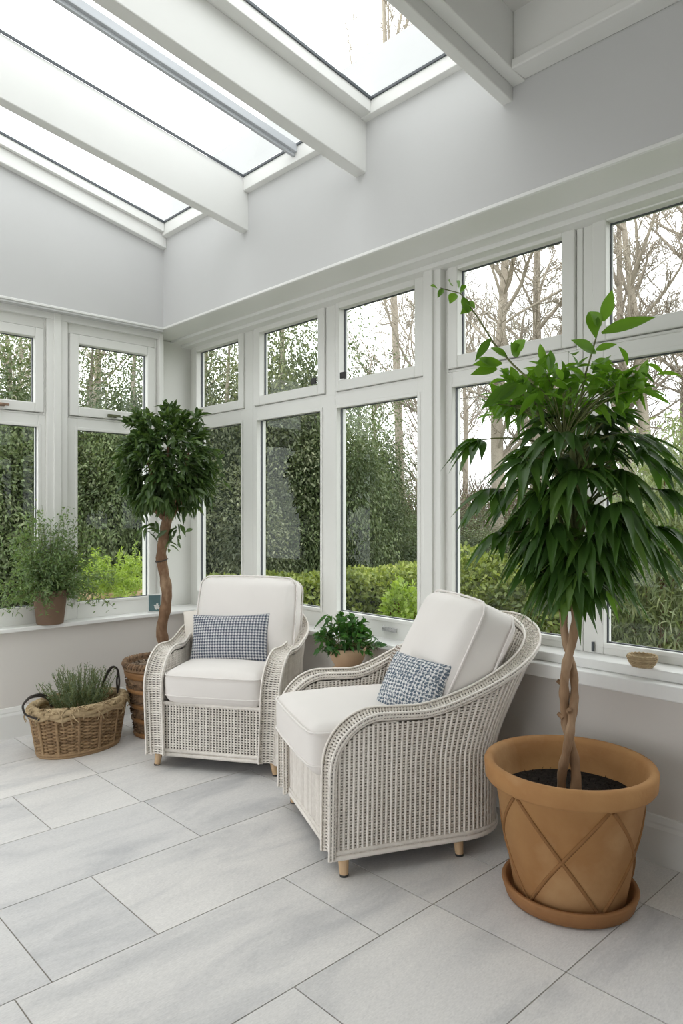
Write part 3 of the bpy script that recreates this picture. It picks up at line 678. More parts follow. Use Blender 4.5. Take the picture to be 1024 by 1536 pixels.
def big(mb,x0,y0,x1,y1,w,D,dr=.0,tw=(0,0,0)):
    a=W2L(pw(x0,y0,D)); b=W2L(pw(x1,y1,D-.03)); d=b-a; view=np.array([-FWD[0],-FWD[1],.45])+np.array(tw)
    mb.leaves(a[None],d[None],view[None],np.linalg.norm(d),w,8,dr,.18,.8)
for (a,b,c,d,w) in ((904,482,918,432,.045),(900,490,884,466,.055),(884,468,893,506,.05),(902,500,984,472,.05),(893,530,856,508,.05),(893,525,925,515,.03),(888,545,918,540,.03),(885,552,930,556,.035),(878,565,915,580,.04)): big(tf,a,b,c,d,w,2.45,.04)
for (a,b,c,d,w) in ((655,432,645,428,.02),(664,433,656,446,.02),(676,428,672,420,.03),(682,440,674,455,.032),(690,438,700,428,.032),(694,446,702,470,.03),(700,452,712,462,.026),(688,432,684,420,.03),(706,462,690,470,.03),(735,508,712,540,.03),(760,535,735,520,.03),(770,527,788,508,.045),(776,535,765,512,.05),(752,545,708,545,.045),(745,553,705,560,.04),(740,548,716,536,.035),(775,575,722,610,.05),(790,580,740,600,.055)): big(tf,a,b,c,d,w,2.42,.05)
ts.build('shoots',M['stem'],pl); tf.build('young_leaves',M['leaf_top'],pl)
# --- round topped tree in a banded basket
Q0=at(243,4.36); Hb=.455
tp=thing('topiary_tree','round topped evergreen tree on a crooked bare trunk in a tall banded basket','potted plant',Q0)
bk=MB(); prof=[(0,.0),(.150,.0),(.158,.02),(.222,Hb-.03),(.214,Hb-.03),(.205,Hb-.06),(0,Hb-.06)]
bk.lathe(prof,(0,0,0),64); basket=bk.build('basket',M['twig'],tp)
rb=lambda z: np.interp(z,[.02,Hb-.03],[.158,.222])
for zc_,dz in ((.06,.05),(.145,.05),(.235,.06),(.325,.06)):
    tw=MB()
    for k in range(150):
        a=rng.uniform(0,2*PI); z0=zc_+rng.uniform(-dz/2,dz/2); z1=z0+rng.uniform(-.012,.012); b=a+rng.uniform(.05,.16)
        tt=np.linspace(0,1,4); aa=a+(b-a)*tt; zz=z0+(z1-z0)*tt; q=rb(zz)+.003+.005*np.sin(tt*PI)
        tw.tube(np.stack([q*np.cos(aa),q*np.sin(aa),zz],-1),.0042,4,cap=False)
    tw.build('twig_weave',M['twig'],basket)
for z0,z1,bulge in ((.0,.028,.010),(.088,.118,.010),(.175,.205,.010),(.268,.298,.011),(.355,.40,.008)):
    m=MB(); zz=[z0,z0,z0+.006,(z0+z1)/2,z1-.006,z1,z1]; rr_=[rb(max(z0,.02))-.004]+[rb(max(z,.02))+e for z,e in zip(zz[1:-1],[.004,bulge,bulge+.002,bulge,.004])]+[rb(z1)-.004]
    m.lathe(list(zip(rr_,zz)),(0,0,0),64); m.build('band',M['band'],basket)
m=MB()
for k in range(64):
    a0=k*2*PI/64
    tt=np.linspace(0,1,7); aa=a0+tt*.22; ph=tt*2*PI
    m.tube(np.stack([(.221+.013*np.cos(ph))*np.cos(aa),(.221+.013*np.cos(ph))*np.sin(aa),Hb-.022+.017*np.sin(ph)],-1),.0065,5)
m.lathe([(.205,Hb-.04),(.21,Hb-.008),(.222,Hb-.003),(.232,Hb-.015),(.232,Hb-.05)],(0,0,0),64)
m.build('rim',M['twig'],basket)
m=MB(); m.lathe([(.212,Hb-.05),(.12,Hb-.045),(0.001,Hb-.042)],(0,0,0),40)
ico=nrm(np.array([(1,0,0),(-1,0,0),(0,1,0),(0,-1,0),(0,0,1),(0,0,-1)],float)); fo=[(0,2,4),(2,1,4),(1,3,4),(3,0,4),(2,0,5),(1,2,5),(3,1,5),(0,3,5)]
for k in range(420):
    a=rng.uniform(0,2*PI); q=.205*math.sqrt(rng.random()); s_=rng.uniform(.006,.011); m.add(ico*s_*np.array([1,1,.7])+np.array([q*math.cos(a),q*math.sin(a),Hb-.042]),fo,0,True)
m.build('gravel',M['gravel'],tp)
def Q2L(px,py): return pw(px,py,4.36)-Q0
tkp=np.array([Q2L(x,y) for x,y in ((246,1000),(247,970),(241,945),(248,915),(251,890),(246,860),(241,835),(245,812),(247,795),(252,775))]); tkp[:,1]+=0.0
def smooth(P,n=60):
    P=np.array(P,float); s=np.linspace(0,1,len(P)); t=np.linspace(0,1,n); out=np.stack([np.interp(t,s,P[:,k]) for k in range(3)],-1)
    for _ in range(int(n/12)): out[1:-1]=(out[:-2]+2*out[1:-1]+out[2:])/4
    return out
T0=smooth(tkp); m=MB(); tt=np.linspace(0,1,60); m.tube(T0,.034*(1-.12*tt)*(1+.07*np.sin(tt*42)+.05*np.sin(tt*77+1)),14)
for (x,y,z_) in ((300,700,.0),(215,690,.08),(255,650,-.05),(230,740,.1),(275,730,-.12),(190,720,0),(245,690,.15),(285,660,.06)):
    e=Q2L(x,y)+np.array([FWD[0]*z_,FWD[1]*z_,0]); s_=T0[-1]-np.array([0,0,.03]); mid=(s_+e)/2+np.array([0,0,-.02]); q=np.linspace(0,1,14)[:,None]
    m.tube((1-q)**2*s_+2*q*(1-q)*mid+q**2*e,np.linspace(.02,.004,14),7)
m.build('trunk',M['bark'],tp)
rn=MB(); rn.tube([T0[38]+.036*np.array([math.cos(a),math.sin(a),.25*math.sin(a)]) for a in np.linspace(0,2*PI,24,endpoint=False)],.004,6,closed=True); rn.build('plant_tie',M['leather'],tp)
cf=MB(); cc=Q2L(250,697)
n=430
v=rand_dirs(n); rr_=rng.uniform(.35,1,n)**.45
lump=1+.10*np.sin(v[:,0]*7+1)*np.sin(v[:,1]*6+2)+.06*np.sin(v[:,2]*9)
A=cc+v*rr_[:,None]*lump[:,None]*np.array([.275,.275,.345])
lowmask=(v[:,2]<-.35)&(np.hypot(v[:,0],v[:,1])<.55); A[lowmask,2]+=.06
for p,dv in zip(A,v):
    k=rng.integers(7,11); d=dv*1.0+rng.normal(0,.55,(k,3))+np.array([0,0,-.18])
    cf.leaves(np.repeat(p[None],k,0)+rng.normal(0,.012,(k,3)),d,np.array([0,0,1.])+dv*.6+rng.normal(0,.35,(k,3)),rng.uniform(.055,.085,k),rng.uniform(.02,.03,k),3,.25,.25,.75)
for (x,y) in ((262,800),(268,790),(215,790),(222,796),(258,812),(205,735),(230,790),(330,720),(325,690),(175,705)):
    p=Q2L(x,y); k=6; cf.leaves(np.repeat(p[None],k,0)+rng.normal(0,.02,(k,3)),rand_dirs(k,-.6),rand_dirs(k,.6),rng.uniform(.06,.085,k),.027,3,.3,.25)
cf.build('foliage',M['leaf_ficus'],tp)
# --- oval willow basket with rosemary
R0=at(119,4.07); R0[2]=0; rzb=PI/2+.10
ob=thing('willow_basket','low oval willow basket with dark loop handles holding grey green rosemary','basket',R0,rzb)
Hw=.262; m=MB()
def Sb(a,z):
    k=np.interp(z,[0,Hw],[.86,1.03]); return np.stack([.262*k*np.cos(a),.178*k*np.sin(a),z+0*a],-1)
weave(m,Sb,0,2*PI,37,.012,Hw-.03,24,None,rs=.0075,rw=.0062,amp=.0075,sign=1,alt=True,sub=4)
for a in np.linspace(0,2*PI,14)[:-1]:
    z=np.linspace(.01,Hw-.02,8); P=Sb(np.full(8,a),z); P[:,:2]*=1.035; m.tube(P,.009,6)
m.grid(np.stack([Sb(np.linspace(0,2*PI,60),np.full(60,z))*np.array([.955,.955,1]) for z in (.006,.1,.24)]),flip=True)
th=np.linspace(0,2*PI,80,endpoint=False)
for z,k in ((.008,1.03),(.02,1.035)): P=Sb(th,np.full(80,z)); P[:,:2]*=k; m.tube(P,.010,7,closed=True)
bs=m.build('basket',M['willow'],ob)
m=MB()
for j,(dz,k,r_) in enumerate(((-.022,1.02,.015),(-.004,1.045,.017),(.010,1.01,.016),(.006,.96,.015))):
    P=Sb(th,np.full(80,Hw+dz-.01)); P[:,:2]*=k; P[:,2]+=.008*np.sin(th*9+j*2); m.tube(P,r_*(1+.2*np.sin(th*13+j)),8,closed=True)
for k in range(330):
    a=rng.uniform(0,2*PI); ph=rng.uniform(-.3,2.2); b=a+rng.uniform(-.22,.22); q=np.linspace(0,1,6); aa=a+(b-a)*q; pp=ph+q*rng.uniform(.8,1.9)
    c=Sb(aa,np.full(6,Hw-.004)); o=nrm(c*np.array([1,1,0])); P=c+o*(.026*np.cos(pp))[:,None]; P[:,2]+=.024*np.sin(pp); m.tube(P,.0027,4,cap=False)
for k in range(34):
    a=rng.uniform(0,2*PI); c=Sb(np.array([a]),np.array([Hw-.01]))[0]; o=nrm(c*np.array([1,1,0])); c=c+o*.024; q=np.linspace(0,1,5)[:,None]; m.tube(c+o*.012*np.sin(q*PI)+np.array([0,0,-1])*q*rng.uniform(.03,.08)+np.array([-o[1],o[0],0])*q*rng.normal(0,.02),.0025,4,cap=False)
m.build('straw_rim',M['straw'],ob)
m=MB(); m.grid(np.stack([np.stack([.25*k*np.cos(th),.168*k*np.sin(th),Hw-.055+.012*np.sin(th*7)*k+rng.normal(0,.004,80)],-1) for k in np.linspace(.02,1,10)]),cv=True,flip=True); 
for k in range(200):
    a=rng.uniform(0,2*PI); q=math.sqrt(rng.random()); c=np.array([.24*q*math.cos(a),.16*q*math.sin(a),Hw-.045]); d=rand_dirs(1,.3)[0]; m.tube([c,c+d*.03,c+d*.05+np.array([0,0,-.01])],.0022,4,cap=False)
m.build('straw_lining',M['straw'],ob)
for sg in (-1,1):
    m=MB()
    for j in range(2):
        if sg<0: K=[(-.27,-.05-.02*j,.23),(-.335,-.04,.265),(-.345,-.03,.315),(-.30,-.02,.352-.006*j),(-.23,.0,.352-.012*j),(-.17,.02,.315-.01*j),(-.15,.03,.255)]
        else: K=[(.13,.03,.235),(.155,.03,.31),(.185+.015*j,.03,.385),(.225+.01*j,.03,.425),(.262,.02,.40),(.265-.02*j,.01,.33),(.25,.0,.25)]
        m.tube(smooth(K,36),.0058,7)
    m.build('handle',M['leather'],ob)
m=MB(); mst=MB()
for k in range(135):
    a=rng.uniform(0,2*PI); q=math.sqrt(rng.random()); b=np.array([.11*q*math.cos(a),.075*q*math.sin(a),Hw-.05]); tip=b+np.array([.13*q*math.cos(a)*rng.uniform(.7,1.2),.09*q*math.sin(a),rng.uniform(.12,.27)*(1.1-.35*q)])
    s_=np.linspace(0,1,7)[:,None]; P=b+(tip-b)*s_+rng.normal(0,.004,(7,3)); mst.tube(P,.0016,4,cap=False)
    kk=34; s2=rng.uniform(.15,1,kk)[:,None]; m.leaves(b+(tip-b)*s2,rand_dirs(kk,.7)+nrm(tip-b)*.4,rand_dirs(kk),rng.uniform(.016,.028,kk),.0042,0)
ro=m.build('rosemary',M['leaf_rose'],ob); mst.build('stems',M['stem'],ro)
# --- airy fern on the left sill
def sillpos(px,py,x): # foot of something standing on the left sill
    t=(x-CAM[0])/(FWD[0]+RGT[0]*(px-512)/FPX); return at(px,t,.660)
F0=sillpos(75,928,-.005)
fp_=thing('potted_fern','airy fern in a brown clay pot on the left window sill','potted plant',F0)
m=MB(); m.lathe([(0,0),(.066,0),(.070,.004),(.088,.155),(.096,.158),(.098,.185),(.092,.188),(.086,.180),(.082,.160),(0,.158)],(0,0,0),48); m.build('pot',M['terra_brown'],fp_)
m=MB(); m.lathe([(.083,.168),(.05,.172),(0.001,.174)],(0,0,0),30); m.build('soil',M['soil'],fp_)
m=MB(); ms=MB()
yl=np.array([0,1.,0]); 
for k in range(165):
    a=rng.uniform(0,2*PI); el=rng.uniform(.1,1.45); out=np.array([.55*math.cos(a)+.12,math.sin(a),0]); L_=rng.uniform(.22,.50)*(.75+.30*math.sin(el))
    hgt=math.sin(el)*L_*1.15; b=np.array([0,0,.175])+out*.03
    s_=np.linspace(0,1,9); P=b+out*(L_*math.cos(el)*.95*s_)[:,None]; P[:,2]+=hgt*s_-.30*L_*s_**2*(1.6-el*.7)*1.1
    if P[:,0].min()<-.075: P[:,0]=np.maximum(P[:,0],-.075)
    ms.tube(P,np.linspace(.0018,.0008,9),4,cap=False)
    kk=46; s2=rng.uniform(.18,1,kk); base_=np.stack([np.interp(s2,s_,P[:,j]) for j in range(3)],-1)+rng.normal(0,.016,(kk,3)); base_[:,0]=np.maximum(base_[:,0],-.07)
    m.leaves(base_,rand_dirs(kk,.0)+out*.3,rand_dirs(kk,.8),rng.uniform(.016,.034,kk),rng.uniform(.006,.011,kk),0,.1)
ff=m.build('fronds',M['leaf_fern'],fp_); ms.build('stems',M['stem'],ff); fp_.scale=(1.12,1.12,1.12)
# --- small leafy plant in a pale terracotta bowl on a little stand
G0=at(521,3.72); gz=EYE-(1002-768)/FPX*3.72+.004
st=thing('plant_stand','small round beech plant stand half hidden between the two armchairs','plant stand',(G0[0],G0[1],0))
m=MB(); m.lathe([(0,gz-.018),(.078,gz-.018),(.080,gz-.012),(.078,gz-.0005),(0,gz-.0005)],(0,0,0),40); m.build('top',M['beech'],st)
for k in range(3):
    a=k*2*PI/3+.4; m=MB(); m.tube([(.05*math.cos(a),.05*math.sin(a),gz-.018),(.075*math.cos(a),.075*math.sin(a),0)],[.010,.008],10); m.build('leg',M['beech'],st)
sp=thing('potted_plant','small bushy green plant in a pale terracotta bowl between the armchairs','potted plant',(G0[0],G0[1],gz))
m=MB(); m.lathe([(0,0),(.056,0),(.060,.004),(.086,.045),(.096,.075),(.097,.105),(.090,.106),(.088,.09),(0,.088)],(0,0,0),48); m.build('pot',M['terra_pale'],sp)
m=MB(); m.lathe([(.088,.094),(.04,.097),(0.001,.098)],(0,0,0),30); m.build('soil',M['soil'],sp)
m=MB(); ms=MB()
for k in range(62):
    a=rng.uniform(0,2*PI); el=rng.uniform(.2,1.5); L_=rng.uniform(.10,.185); d=np.array([math.cos(a)*math.cos(el),math.sin(a)*math.cos(el)*.9,math.sin(el)])
    b=np.array([.03*math.cos(a),.03*math.sin(a),.097]); s_=np.linspace(0,1,6); P=b+d*(L_*s_)[:,None]; P[:,2]-=.05*s_**2*math.cos(el); P[:,2]+=.015*s_
    ms.tube(P,.0018,4,cap=False); kk=8
    s2=rng.uniform(.45,1,kk); base_=np.stack([np.interp(s2,s_,P[:,j]) for j in range(3)],-1)
    m.leaves(base_,rand_dirs(kk,.1)+d*.9,rand_dirs(kk,1.0),rng.uniform(.035,.058,kk),rng.uniform(.017,.026,kk),3,.25,.2,.8)
for k,(x,y) in enumerate(((478,925),(484,932),(474,930))):
    p=pw(x+14,y-3,3.68)-np.array([G0[0],G0[1],gz]); e=pw(x-4,y+10,3.68)-np.array([G0[0],G0[1],gz]); m.leaves(p[None],(e-p)[None],np.array([[0,-.5,1.]]),.075,.03,5,.2,.2)
fo_=m.build('foliage',M['leaf_pot'],sp); ms.build('stems',M['stem'],fo_)
# --- little things on the sills
K0=sillpos(232,916,-.012)
cd=thing('picture_card','small teal picture card with a white motif on the sill by the tree trunk','card',K0,math.radians(56))
B((-.046,-.006,.0),(.046,.006,.125)).build('frame',M['trim'],cd,bevel=.002)
M['teal']=pmat('teal print',(.09,.16,.17),(.12,.20,.21),.6,20)
B((-.039,-.0085,.008),(.039,-.006,.117)).build('print',M['teal'],cd)
m=MB()
for (x,z,r_) in ((.012,.03,.012),(.022,.04,.010),(.004,.045,.008),(.018,.055,.007),(.028,.028,.008)):
    th=np.arange(12)*2*PI/12; V=np.c_[x+r_*np.cos(th)*(1+.3*np.sin(3*th)),np.full(12,-.0092),z+r_*np.sin(th)]; m.add(V,[list(range(12))],0,False)
m.build('motif',M['trim'],cd)
bw0=np.array([3.20,.236,.753])
t_=(.236-CAM[1])/(FWD[1]+RGT[1]*(963-512)/FPX); bw0=at(963,t_,.753)
m=MB(); m.lathe([(0,0),(.030,0),(.044,.020),(.050,.042),(.046,.044),(.040,.022),(0,.010)],(0,0,0),40)
bo=thing('wicker_bowl','little round woven bowl on the window ledge at the far right','bowl',bw0)
m.build('bowl',M['straw'],bo); m=MB()
for z,r_ in ((.006,.036),(.014,.042),(.022,.047),(.030,.050),(.038,.052),(.044,.050)):
    th=np.linspace(0,2*PI,60,endpoint=False); m.tube(np.stack([(r_+.0022*np.sin(th*20))*np.cos(th),(r_+.0022*np.sin(th*20))*np.sin(th),z+.0016*np.cos(th*20)],-1),.0042,6,closed=True)
m.build('coil',M['straw'],bo)
# ------------------------------------------------------------------ the garden
ZG=-.25
M['lawn']=pmat('lawn',(.12,.135,.07),(.09,.105,.055),.95,3,.4,60,.1,c3=(.15,.16,.09))
M['ev_a']=leafmat('evergreen leaf',[(.08,.115,.055),(.14,.185,.085),(.10,.14,.065),(.22,.25,.15)],.5,.15,.3,1.1)
M['ev_b']=leafmat('grey evergreen leaf',[(.13,.155,.095),(.20,.225,.14),(.10,.125,.075),(.30,.32,.22)],.55,.2,.3,1.3)
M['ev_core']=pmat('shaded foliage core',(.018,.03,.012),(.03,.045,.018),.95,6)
M['hedge']=leafmat('clipped hedge leaf',[(.17,.22,.06),(.28,.33,.095),(.12,.165,.05),(.36,.39,.13)],.5,.25,.3,1.6)
M['lime']=leafmat('lime shrub leaf',[(.27,.38,.075),(.40,.50,.13),(.20,.29,.06)],.5,.3,.3)
M['willowy']=leafmat('pale willowy leaf',[(.18,.22,.12),(.28,.32,.18),(.13,.165,.08),(.36,.38,.25)],.55,.3,.3)
M['scrub']=wicker('brown winter twigs',(.22,.155,.11),(.12,.085,.06),.9)
M['barebark']=wicker('pale grey bark',(.42,.37,.30),(.27,.235,.19),.9)
struct('ground',B((-60,-12,ZG-.3),(60,70,ZG)),M['lawn'])
def crown_mesh(nm,n,mat,L=(.07,.13),sx=1.0,taper=.35,lumps=10,seed=0,open_=0.,core=True):
    """tree crown in a unit frame: radius about 1, height 0..1 scaled later"""
    rg=np.random.default_rng(seed); mb=MB()
    cen=nrm(rg.normal(size=(lumps,3)))*np.array([.55,.55,.42]); cen[:,2]=np.linspace(-.42,.42,lumps)
    rr_=.50-.22*np.abs(cen[:,2])
    idx=rg.integers(0,lumps,n); v=nrm(rg.normal(size=(n,3))); q=rg.uniform(.55-open_,1.05,n)
    P=cen[idx]*np.array([1-taper*(cen[idx][:,2:3]+.5)[:,0],]*2+[np.ones(n)]).T+v*(rr_[idx]*q)[:,None]*np.array([.9,.9,.55])
    return mb,P,v,rg
EV=[]
def evergreen(label,px,D,ztop,w,var,group='evergreens beyond the windows'):
    p=at(px,D,ZG); h=ztop-ZG-.25; r=thing('evergreen_tree',label,'tree',p,rng.uniform(0,6.28),group)
    key=var
    if len(EV)<=2 and key>=len(EV):
        mb,P,v,rg=crown_mesh('crown',80000,None,seed=20+key,lumps=18,open_=.1); kp=rg.random(len(P))<np.clip(1.0-(P[:,2]*5.6+.1)/1.25,.10,1); P=P[kp]; v=v[kp]
        S_=np.array([1.6,1.6,5.6]); P=P*S_; n=len(P)
        d=v*S_*.4+rg.normal(0,.7,(n,3)); d[:,2]-=.5
        mb.leaves(P,d,nrm(rg.normal(size=(n,3)))+np.array([0,0,.6]),rg.uniform(.04,.085,n),rg.uniform(.02,.036,n),0,.15)
        m1=mb.mesh('crown',[M['ev_a'],M['ev_b'],M['ev_b']][key])
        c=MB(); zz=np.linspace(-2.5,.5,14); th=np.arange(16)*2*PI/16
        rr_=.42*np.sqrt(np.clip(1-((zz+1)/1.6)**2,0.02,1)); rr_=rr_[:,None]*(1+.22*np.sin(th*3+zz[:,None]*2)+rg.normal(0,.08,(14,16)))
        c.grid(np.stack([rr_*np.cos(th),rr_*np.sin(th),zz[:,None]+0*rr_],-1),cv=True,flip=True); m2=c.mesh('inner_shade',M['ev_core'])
        t_=MB(); t_.tube([(0,0,-3.2),(.03,.02,-1),(0,.05,1.0),(.02,0,2.3)],[.14,.10,.035,.01],8); m3=t_.mesh('trunk',M['barebark'])
        EV.append((m1,m2,m3))
    m1,m2,m3=EV[key]
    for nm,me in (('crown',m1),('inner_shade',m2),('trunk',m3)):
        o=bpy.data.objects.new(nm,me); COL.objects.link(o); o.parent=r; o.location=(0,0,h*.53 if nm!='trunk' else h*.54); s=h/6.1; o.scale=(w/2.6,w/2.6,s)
    return r
for k,(px,D,zt,w,var,lab) in enumerate((
 (-70,9.2,4.9,3.2,0,'dark evergreen furthest left outside the left windows'),
 (18,10.0,4.3,2.6,1,'grey green evergreen behind the sill fern, outside the edge window'),
 (82,11.5,4.6,2.6,0,'dark evergreen behind the post of the left windows'),
 (140,10.6,4.5,2.7,1,'grey green evergreen outside the left window, above the lime shrub'),
 (205,9.8,4.8,2.4,0,'dark evergreen behind the crown of the round topped tree'),
 (275,10.8,4.6,2.6,0,'dark evergreen outside the room corner'),
 (345,9.6,4.5,2.3,1,'grey green evergreen outside the window next to the corner'),
 (425,10.4,5.6,2.9,1,'tallest evergreen filling the second back window'),
 (482,9.8,4.6,2.0,0,'dark evergreen behind the mullion of the second and third back windows'),
 (540,10.6,3.9,1.9,0,'dark evergreen at the left of the third back window'),
 (588,11.5,2.4,1.9,1,'low grey green evergreen below the bare trunks of the third back window'),
 (660,11.0,1.7,2.2,0,'low dark evergreen behind the wide post of the back wall'),
 (720,12.0,1.9,2.0,1,'low grey green evergreen left of the tall potted plant'),
 (830,11.0,2.0,2.4,1,'low evergreen hidden behind the tall potted plant'))):
    evergreen(lab,px,D,zt,w,var)
# bare trees
BT=[]
def bare_mesh(seed):
    rg=np.random.default_rng(seed); mb=MB(); HT=7.6
    def br(p,d,L,r,lev):
        n=[10,7,4,3][min(lev,3)]; P=[p]; q=p.copy(); dd=d.copy()
        for k in range(n):
            dd=nrm(dd+rg.normal(0,[.03,.12,.2,.25][min(lev,3)],3)+np.array([0,0,.10])); q=q+dd*L/n; P.append(q)
        P=np.array(P); r=max(r,.0055); mb.tube(P,np.linspace(r,r*[.28,.25,.5,.8][min(lev,3)],n+1),[9,6,4,3][min(lev,3)],cap=False)
        if lev>=3: return
        for k in range([22,11,9][lev]):
            f=rg.uniform(.25 if lev==0 else .15,1.0); i=f*n; j=min(n,int(i)); a=P[j]*(1-i%1)+P[min(n,j+1)]*(i%1)
            t_=nrm(P[min(n,j+1)]-P[max(0,j-1)]+1e-6); s_=nrm(np.cross(t_,rg.normal(size=3))); ang=rg.uniform(.45,1.1)
            br(a,nrm(t_*math.cos(ang)+s_*math.sin(ang)),L*rg.uniform(.28,.5)*(1.1-.5*f) if lev else rg.uniform(1.4,3.0)*(1.15-.6*f),r*(1-.5*f)*rg.uniform(.22,.45) if lev else .036*rg.uniform(.5,1.25),lev+1)
    br(np.array([0,0,0.]),np.array([0,0,1.]),HT,.125,0); return mb.mesh('trunk',M['barebark'])
for s_ in (3,5,9): BT.append(bare_mesh(s_))
for k,(px,D,sc,th_,var,lab) in enumerate((
 (10,15,.80,.5,0,'thin bare tree nearest the photo edge, outside the edge window'),
 (30,17,.85,.5,1,'thin bare tree second from the photo edge, outside the edge window'),
 (131,13,.74,1.0,2,'bare tree with a thick trunk in the left window top light'),
 (302,14,.78,.7,1,'bare tree outside the top light next to the room corner'),
 (574,19,.72,.55,0,'slim bare tree, first trunk of the third back window'),
 (606,17,2.05,.9,0,'tallest bare tree, thickest trunk of the third back window, twigs reaching the right roof light'),
 (627,20,.75,.6,2,'slim bare tree, third trunk of the third back window'),
 (668,14,1.0,1.0,0,'bare tree behind the wide post with twigs over the third top light'),
 (700,20,1.0,.8,1,'distant bare tree at the left edge of the window behind the potted plant'),
 (741,11.5,.9,1.15,1,'thick bare trunk left of the potted plant top shoots'),
 (806,12.5,.95,1.1,2,'forked bare tree between the potted plant top shoots'),
 (875,16,1.0,.8,0,'bare tree behind the post right of the potted plant'),
 (942,13,.95,1.0,2,'bare tree, first trunk of the rightmost window'),
 (984,12,.95,1.1,0,'bare tree, second trunk of the rightmost window'),
 (1026,13,1.0,1.3,1,'mossy bare tree at the photo edge in the rightmost window'))):
    r=thing('bare_tree',lab,'tree',at(px,D,ZG),rng.uniform(0,6.28),'bare trees beyond the garden'); o=bpy.data.objects.new('trunk',BT[var]); COL.objects.link(o); o.parent=r; xy=th_*1.05 if sc>1.5 else max(sc*.8,th_); o.scale=(xy,xy,sc)
# clipped hedge
hp=np.array([at(px,D) for px,D in ((268,6.9),(300,7.0),(400,7.2),(490,7.5),(560,8.0),(633,8.8),(740,10.2),(860,12.0))])[:,:2]
def hedge(pts,zt,wd,n):
    P=smooth(np.c_[pts,np.zeros(len(pts))],80)[:,:2]; T=nrm(np.gradient(P,axis=0)); Nn=np.c_[-T[:,1],T[:,0]]
    prof=[(-wd/2,ZG),(-wd/2*1.05,zt*.5),(-wd/2*.95,zt-.1),(-wd/2*.7,zt),(0,zt+.03),(wd/2*.7,zt),(wd/2*.95,zt-.1),(wd/2,ZG)]
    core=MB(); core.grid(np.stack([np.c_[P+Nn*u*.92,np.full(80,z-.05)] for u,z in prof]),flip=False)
    lf=MB(); L=np.concatenate([[0],np.cumsum(np.linalg.norm(np.diff(P,axis=0),axis=1))]); s_=rng.uniform(0,L[-1],n); c=np.stack([np.interp(s_,L,P[:,k]) for k in (0,1)],-1); nn=np.stack([np.interp(s_,L,Nn[:,k]) for k in (0,1)],-1)
    pl_=np.array(prof); pL=np.concatenate([[0],np.cumsum(np.linalg.norm(np.diff(pl_,axis=0),axis=1))]); u=rng.uniform(0,pL[-1],n); a=np.interp(u,pL,pl_[:,0]); z=np.interp(u,pL,pl_[:,1])
    bump=.05*np.sin(s_*5)*np.sin(u*7)+rng.normal(0,.03,n)
    lf.leaves(np.c_[c+nn*(a*(1+bump*1.2))[:,None],z+bump*.6],rand_dirs(n,.25),rand_dirs(n,.6),rng.uniform(.05,.09,n),rng.uniform(.03,.05,n),0,.1)
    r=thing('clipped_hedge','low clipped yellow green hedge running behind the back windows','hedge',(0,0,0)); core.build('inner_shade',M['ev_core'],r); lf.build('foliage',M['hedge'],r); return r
hedge(hp,.63,.9,46000)
def shrub(name,label,px,D,zt,w,mat,n,L=(.04,.07),asp=.55,group=None,base=ZG,wisp=False):
    p=at(px,D,base); r=thing(name,label,'shrub',p,0,group); h=zt-base; v=rand_dirs(n); q=rng.uniform(.75,1.04,n)*(1+.10*np.sin(v[:,0]*8)*np.sin(v[:,1]*7+v[:,2]*5))
    P=np.array([0,0,h*.5])+v*q[:,None]*np.array([w/2,w/2,h*.5]); m=MB()
    if wisp:
        P=np.array([0,0,h*.5])+v*(rng.uniform(.2,1.05,n)**.7)[:,None]*np.array([w/2,w/2,h*.5]); P+=rng.normal(0,.06,(n,3))
        m.leaves(P,rand_dirs(n,-.7),rand_dirs(n),rng.uniform(*L,n),rng.uniform(*L,n)*.22,0,.2)
    else: m.leaves(P,v+rng.normal(0,.6,(n,3)),v+np.array([0,0,.5]),rng.uniform(*L,n),rng.uniform(*L,n)*asp,0,.15)
    m.build('foliage',M[mat],r); st_=MB()
    for k in range(14):
        e=np.array([0,0,h*.5])+rand_dirs(1,.4)[0]*np.array([w*.42,w*.42,h*.42]); st_.tube([(0,0,0),e*.5+np.array([0,0,h*.08]),e],[.014,.009,.004],5)
    st_.build('stems',M['bark'],r); return r
shrub('round_shrub','round lime green shrub in front of the hedge, outside the third back window',604,5.3,.82,.40,'lime',2600)
shrub('round_shrub','small lime green shrub right of the round one, outside the third back window',638,5.6,.72,.36,'lime',1800)
shrub('low_shrub','low lime shrub spreading below the round shrub, outside the third back window',612,5.0,.52,.6,'lime',2400)
shrub('low_shrub','mid green low shrub below the hedge, behind the small potted plant',540,5.2,.58,.55,'hedge',2600)
shrub('garden_shrub','bright yellow green shrub at the left bottom of the window behind the potted plant',712,6.4,.98,.9,'hedge',5200,L=(.05,.08))
shrub('garden_shrub','yellow green shrub hidden behind the potted plant trunk',800,6.0,.9,.9,'hedge',4200,L=(.05,.08))
shrub('willowy_shrub','tall pale wispy shrub low in the rightmost window',985,5.6,2.0,1.15,'willowy',9000,L=(.06,.11),wisp=True)
shrub('willowy_shrub','pale wispy shrub at the photo edge of the rightmost window',1060,6.2,2.3,1.3,'willowy',9000,L=(.06,.11),wisp=True)
shrub('willowy_shrub','wispy shrub behind the post right of the potted plant',905,6.6,1.7,1.2,'willowy',8000,L=(.06,.11),wisp=True)
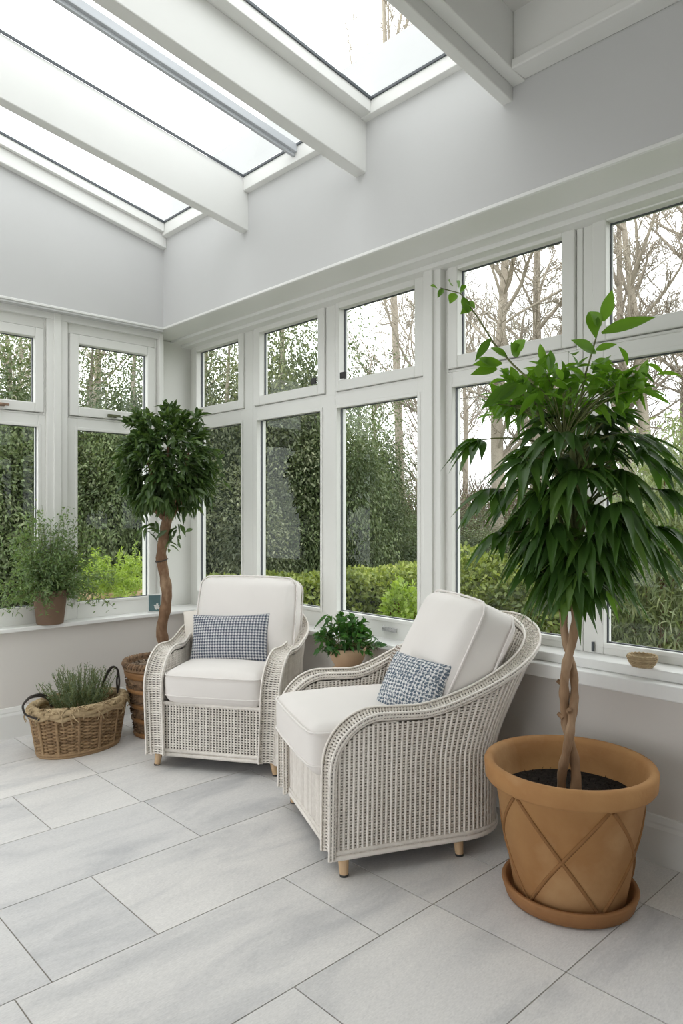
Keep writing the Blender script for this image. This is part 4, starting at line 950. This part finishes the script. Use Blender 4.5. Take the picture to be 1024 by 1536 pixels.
# pale shrub in a clay pot on the terrace outside the left window
X0=at(168,5.9,ZG); xp=thing('potted_shrub','lime green feathery shrub in a terracotta pot outside the left window','potted plant',X0)
m=MB(); m.lathe([(0,0),(.16,0),(.22,.80),(.245,.80),(.25,.88),(.23,.885),(.22,.83),(0,.83)],(0,0,0),40); m.build('pot',M['terra_pale'],xp)
m=MB()
for k in range(120):
    a=rng.uniform(0,2*PI); el=rng.uniform(-.1,1.4); L_=rng.uniform(.34,.6); out=np.array([math.cos(a),math.sin(a),0]); s_=np.linspace(0,1,8); P=np.array([0,0,.86])+out*(.08+L_*math.cos(el)*s_)[:,None]; P[:,2]+=L_*math.sin(el)*s_*1.05-.22*s_**2
    kk=46; s2=rng.uniform(.1,1,kk); bb=np.stack([np.interp(s2,s_,P[:,j]) for j in range(3)],-1); m.leaves(bb,rand_dirs(kk)+out*.4,rand_dirs(kk,1),rng.uniform(.03,.055,kk),.012,0,.1)
m.build('foliage',M['lime'],xp); xp.scale=(1.08,1.08,1.08)
# brown winter thicket far behind
th_=MB(); n=9000
ppx=rng.uniform(-150,1250,n); dd=rng.uniform(15,19,n); hh=np.interp(ppx,[-150,400,560,620,760,900,1250],[2.2,2.2,1.9,2.3,2.2,2.6,3.0])
for k in range(n):
    a=at(ppx[k],dd[k],ZG); d=np.array([rng.normal(0,.35),rng.normal(0,.35),1.0]); L_=hh[k]*rng.uniform(.6,1.15)
    q=np.array([0,.4,.75,1])[:,None]; P=a+d*L_*q+rng.normal(0,.07,(4,3))*q
    th_.tube(P,[.014,.012,.008,.004],3,cap=False)
th_.build('undergrowth',M['scrub'],None,kind='stuff',label='brown winter thicket far beyond the hedge',cat='undergrowth')
# ------------------------------------------------------------------ light, sky, camera
w=bpy.data.worlds.new('overcast sky'); bpy.context.scene.world=w; w.use_nodes=True; t=w.node_tree; t.nodes.clear()
o=t.nodes.new('ShaderNodeOutputWorld'); bg=t.nodes.new('ShaderNodeBackground'); t.links.new(bg.outputs[0],o.inputs[0])
tc=nd(t,'ShaderNodeTexCoord'); sp_=nd(t,'ShaderNodeSeparateXYZ'); t.links.new(tc.outputs['Generated'],sp_.inputs[0])
r=ramp(t,sp_.outputs[2],[(0,(.97,.975,.98)),(.5,(.985,.99,1.0))]); t.links.new(r.outputs[0],bg.inputs[0]); bg.inputs[1].default_value=2.95
cam=bpy.data.cameras.new('camera'); co_=bpy.data.objects.new('camera',cam); COL.objects.link(co_); co_.location=CAM
co_.rotation_euler=(PI/2,0,math.atan2(-FWD[0],FWD[1])); cam.sensor_fit='HORIZONTAL'; cam.sensor_width=36; cam.lens=FPX/1024*36; cam.clip_start=.02; cam.clip_end=300
sc=bpy.context.scene; sc.camera=co_
sc.view_settings.view_transform='Standard'; sc.view_settings.look='None'; sc.view_settings.exposure=0
sc.cycles.max_bounces=10; sc.cycles.diffuse_bounces=6; sc.cycles.transparent_max_bounces=16; sc.cycles.use_denoising=True
try: sc.cycles.denoiser='OPENIMAGEDENOISE'
except Exception: pass
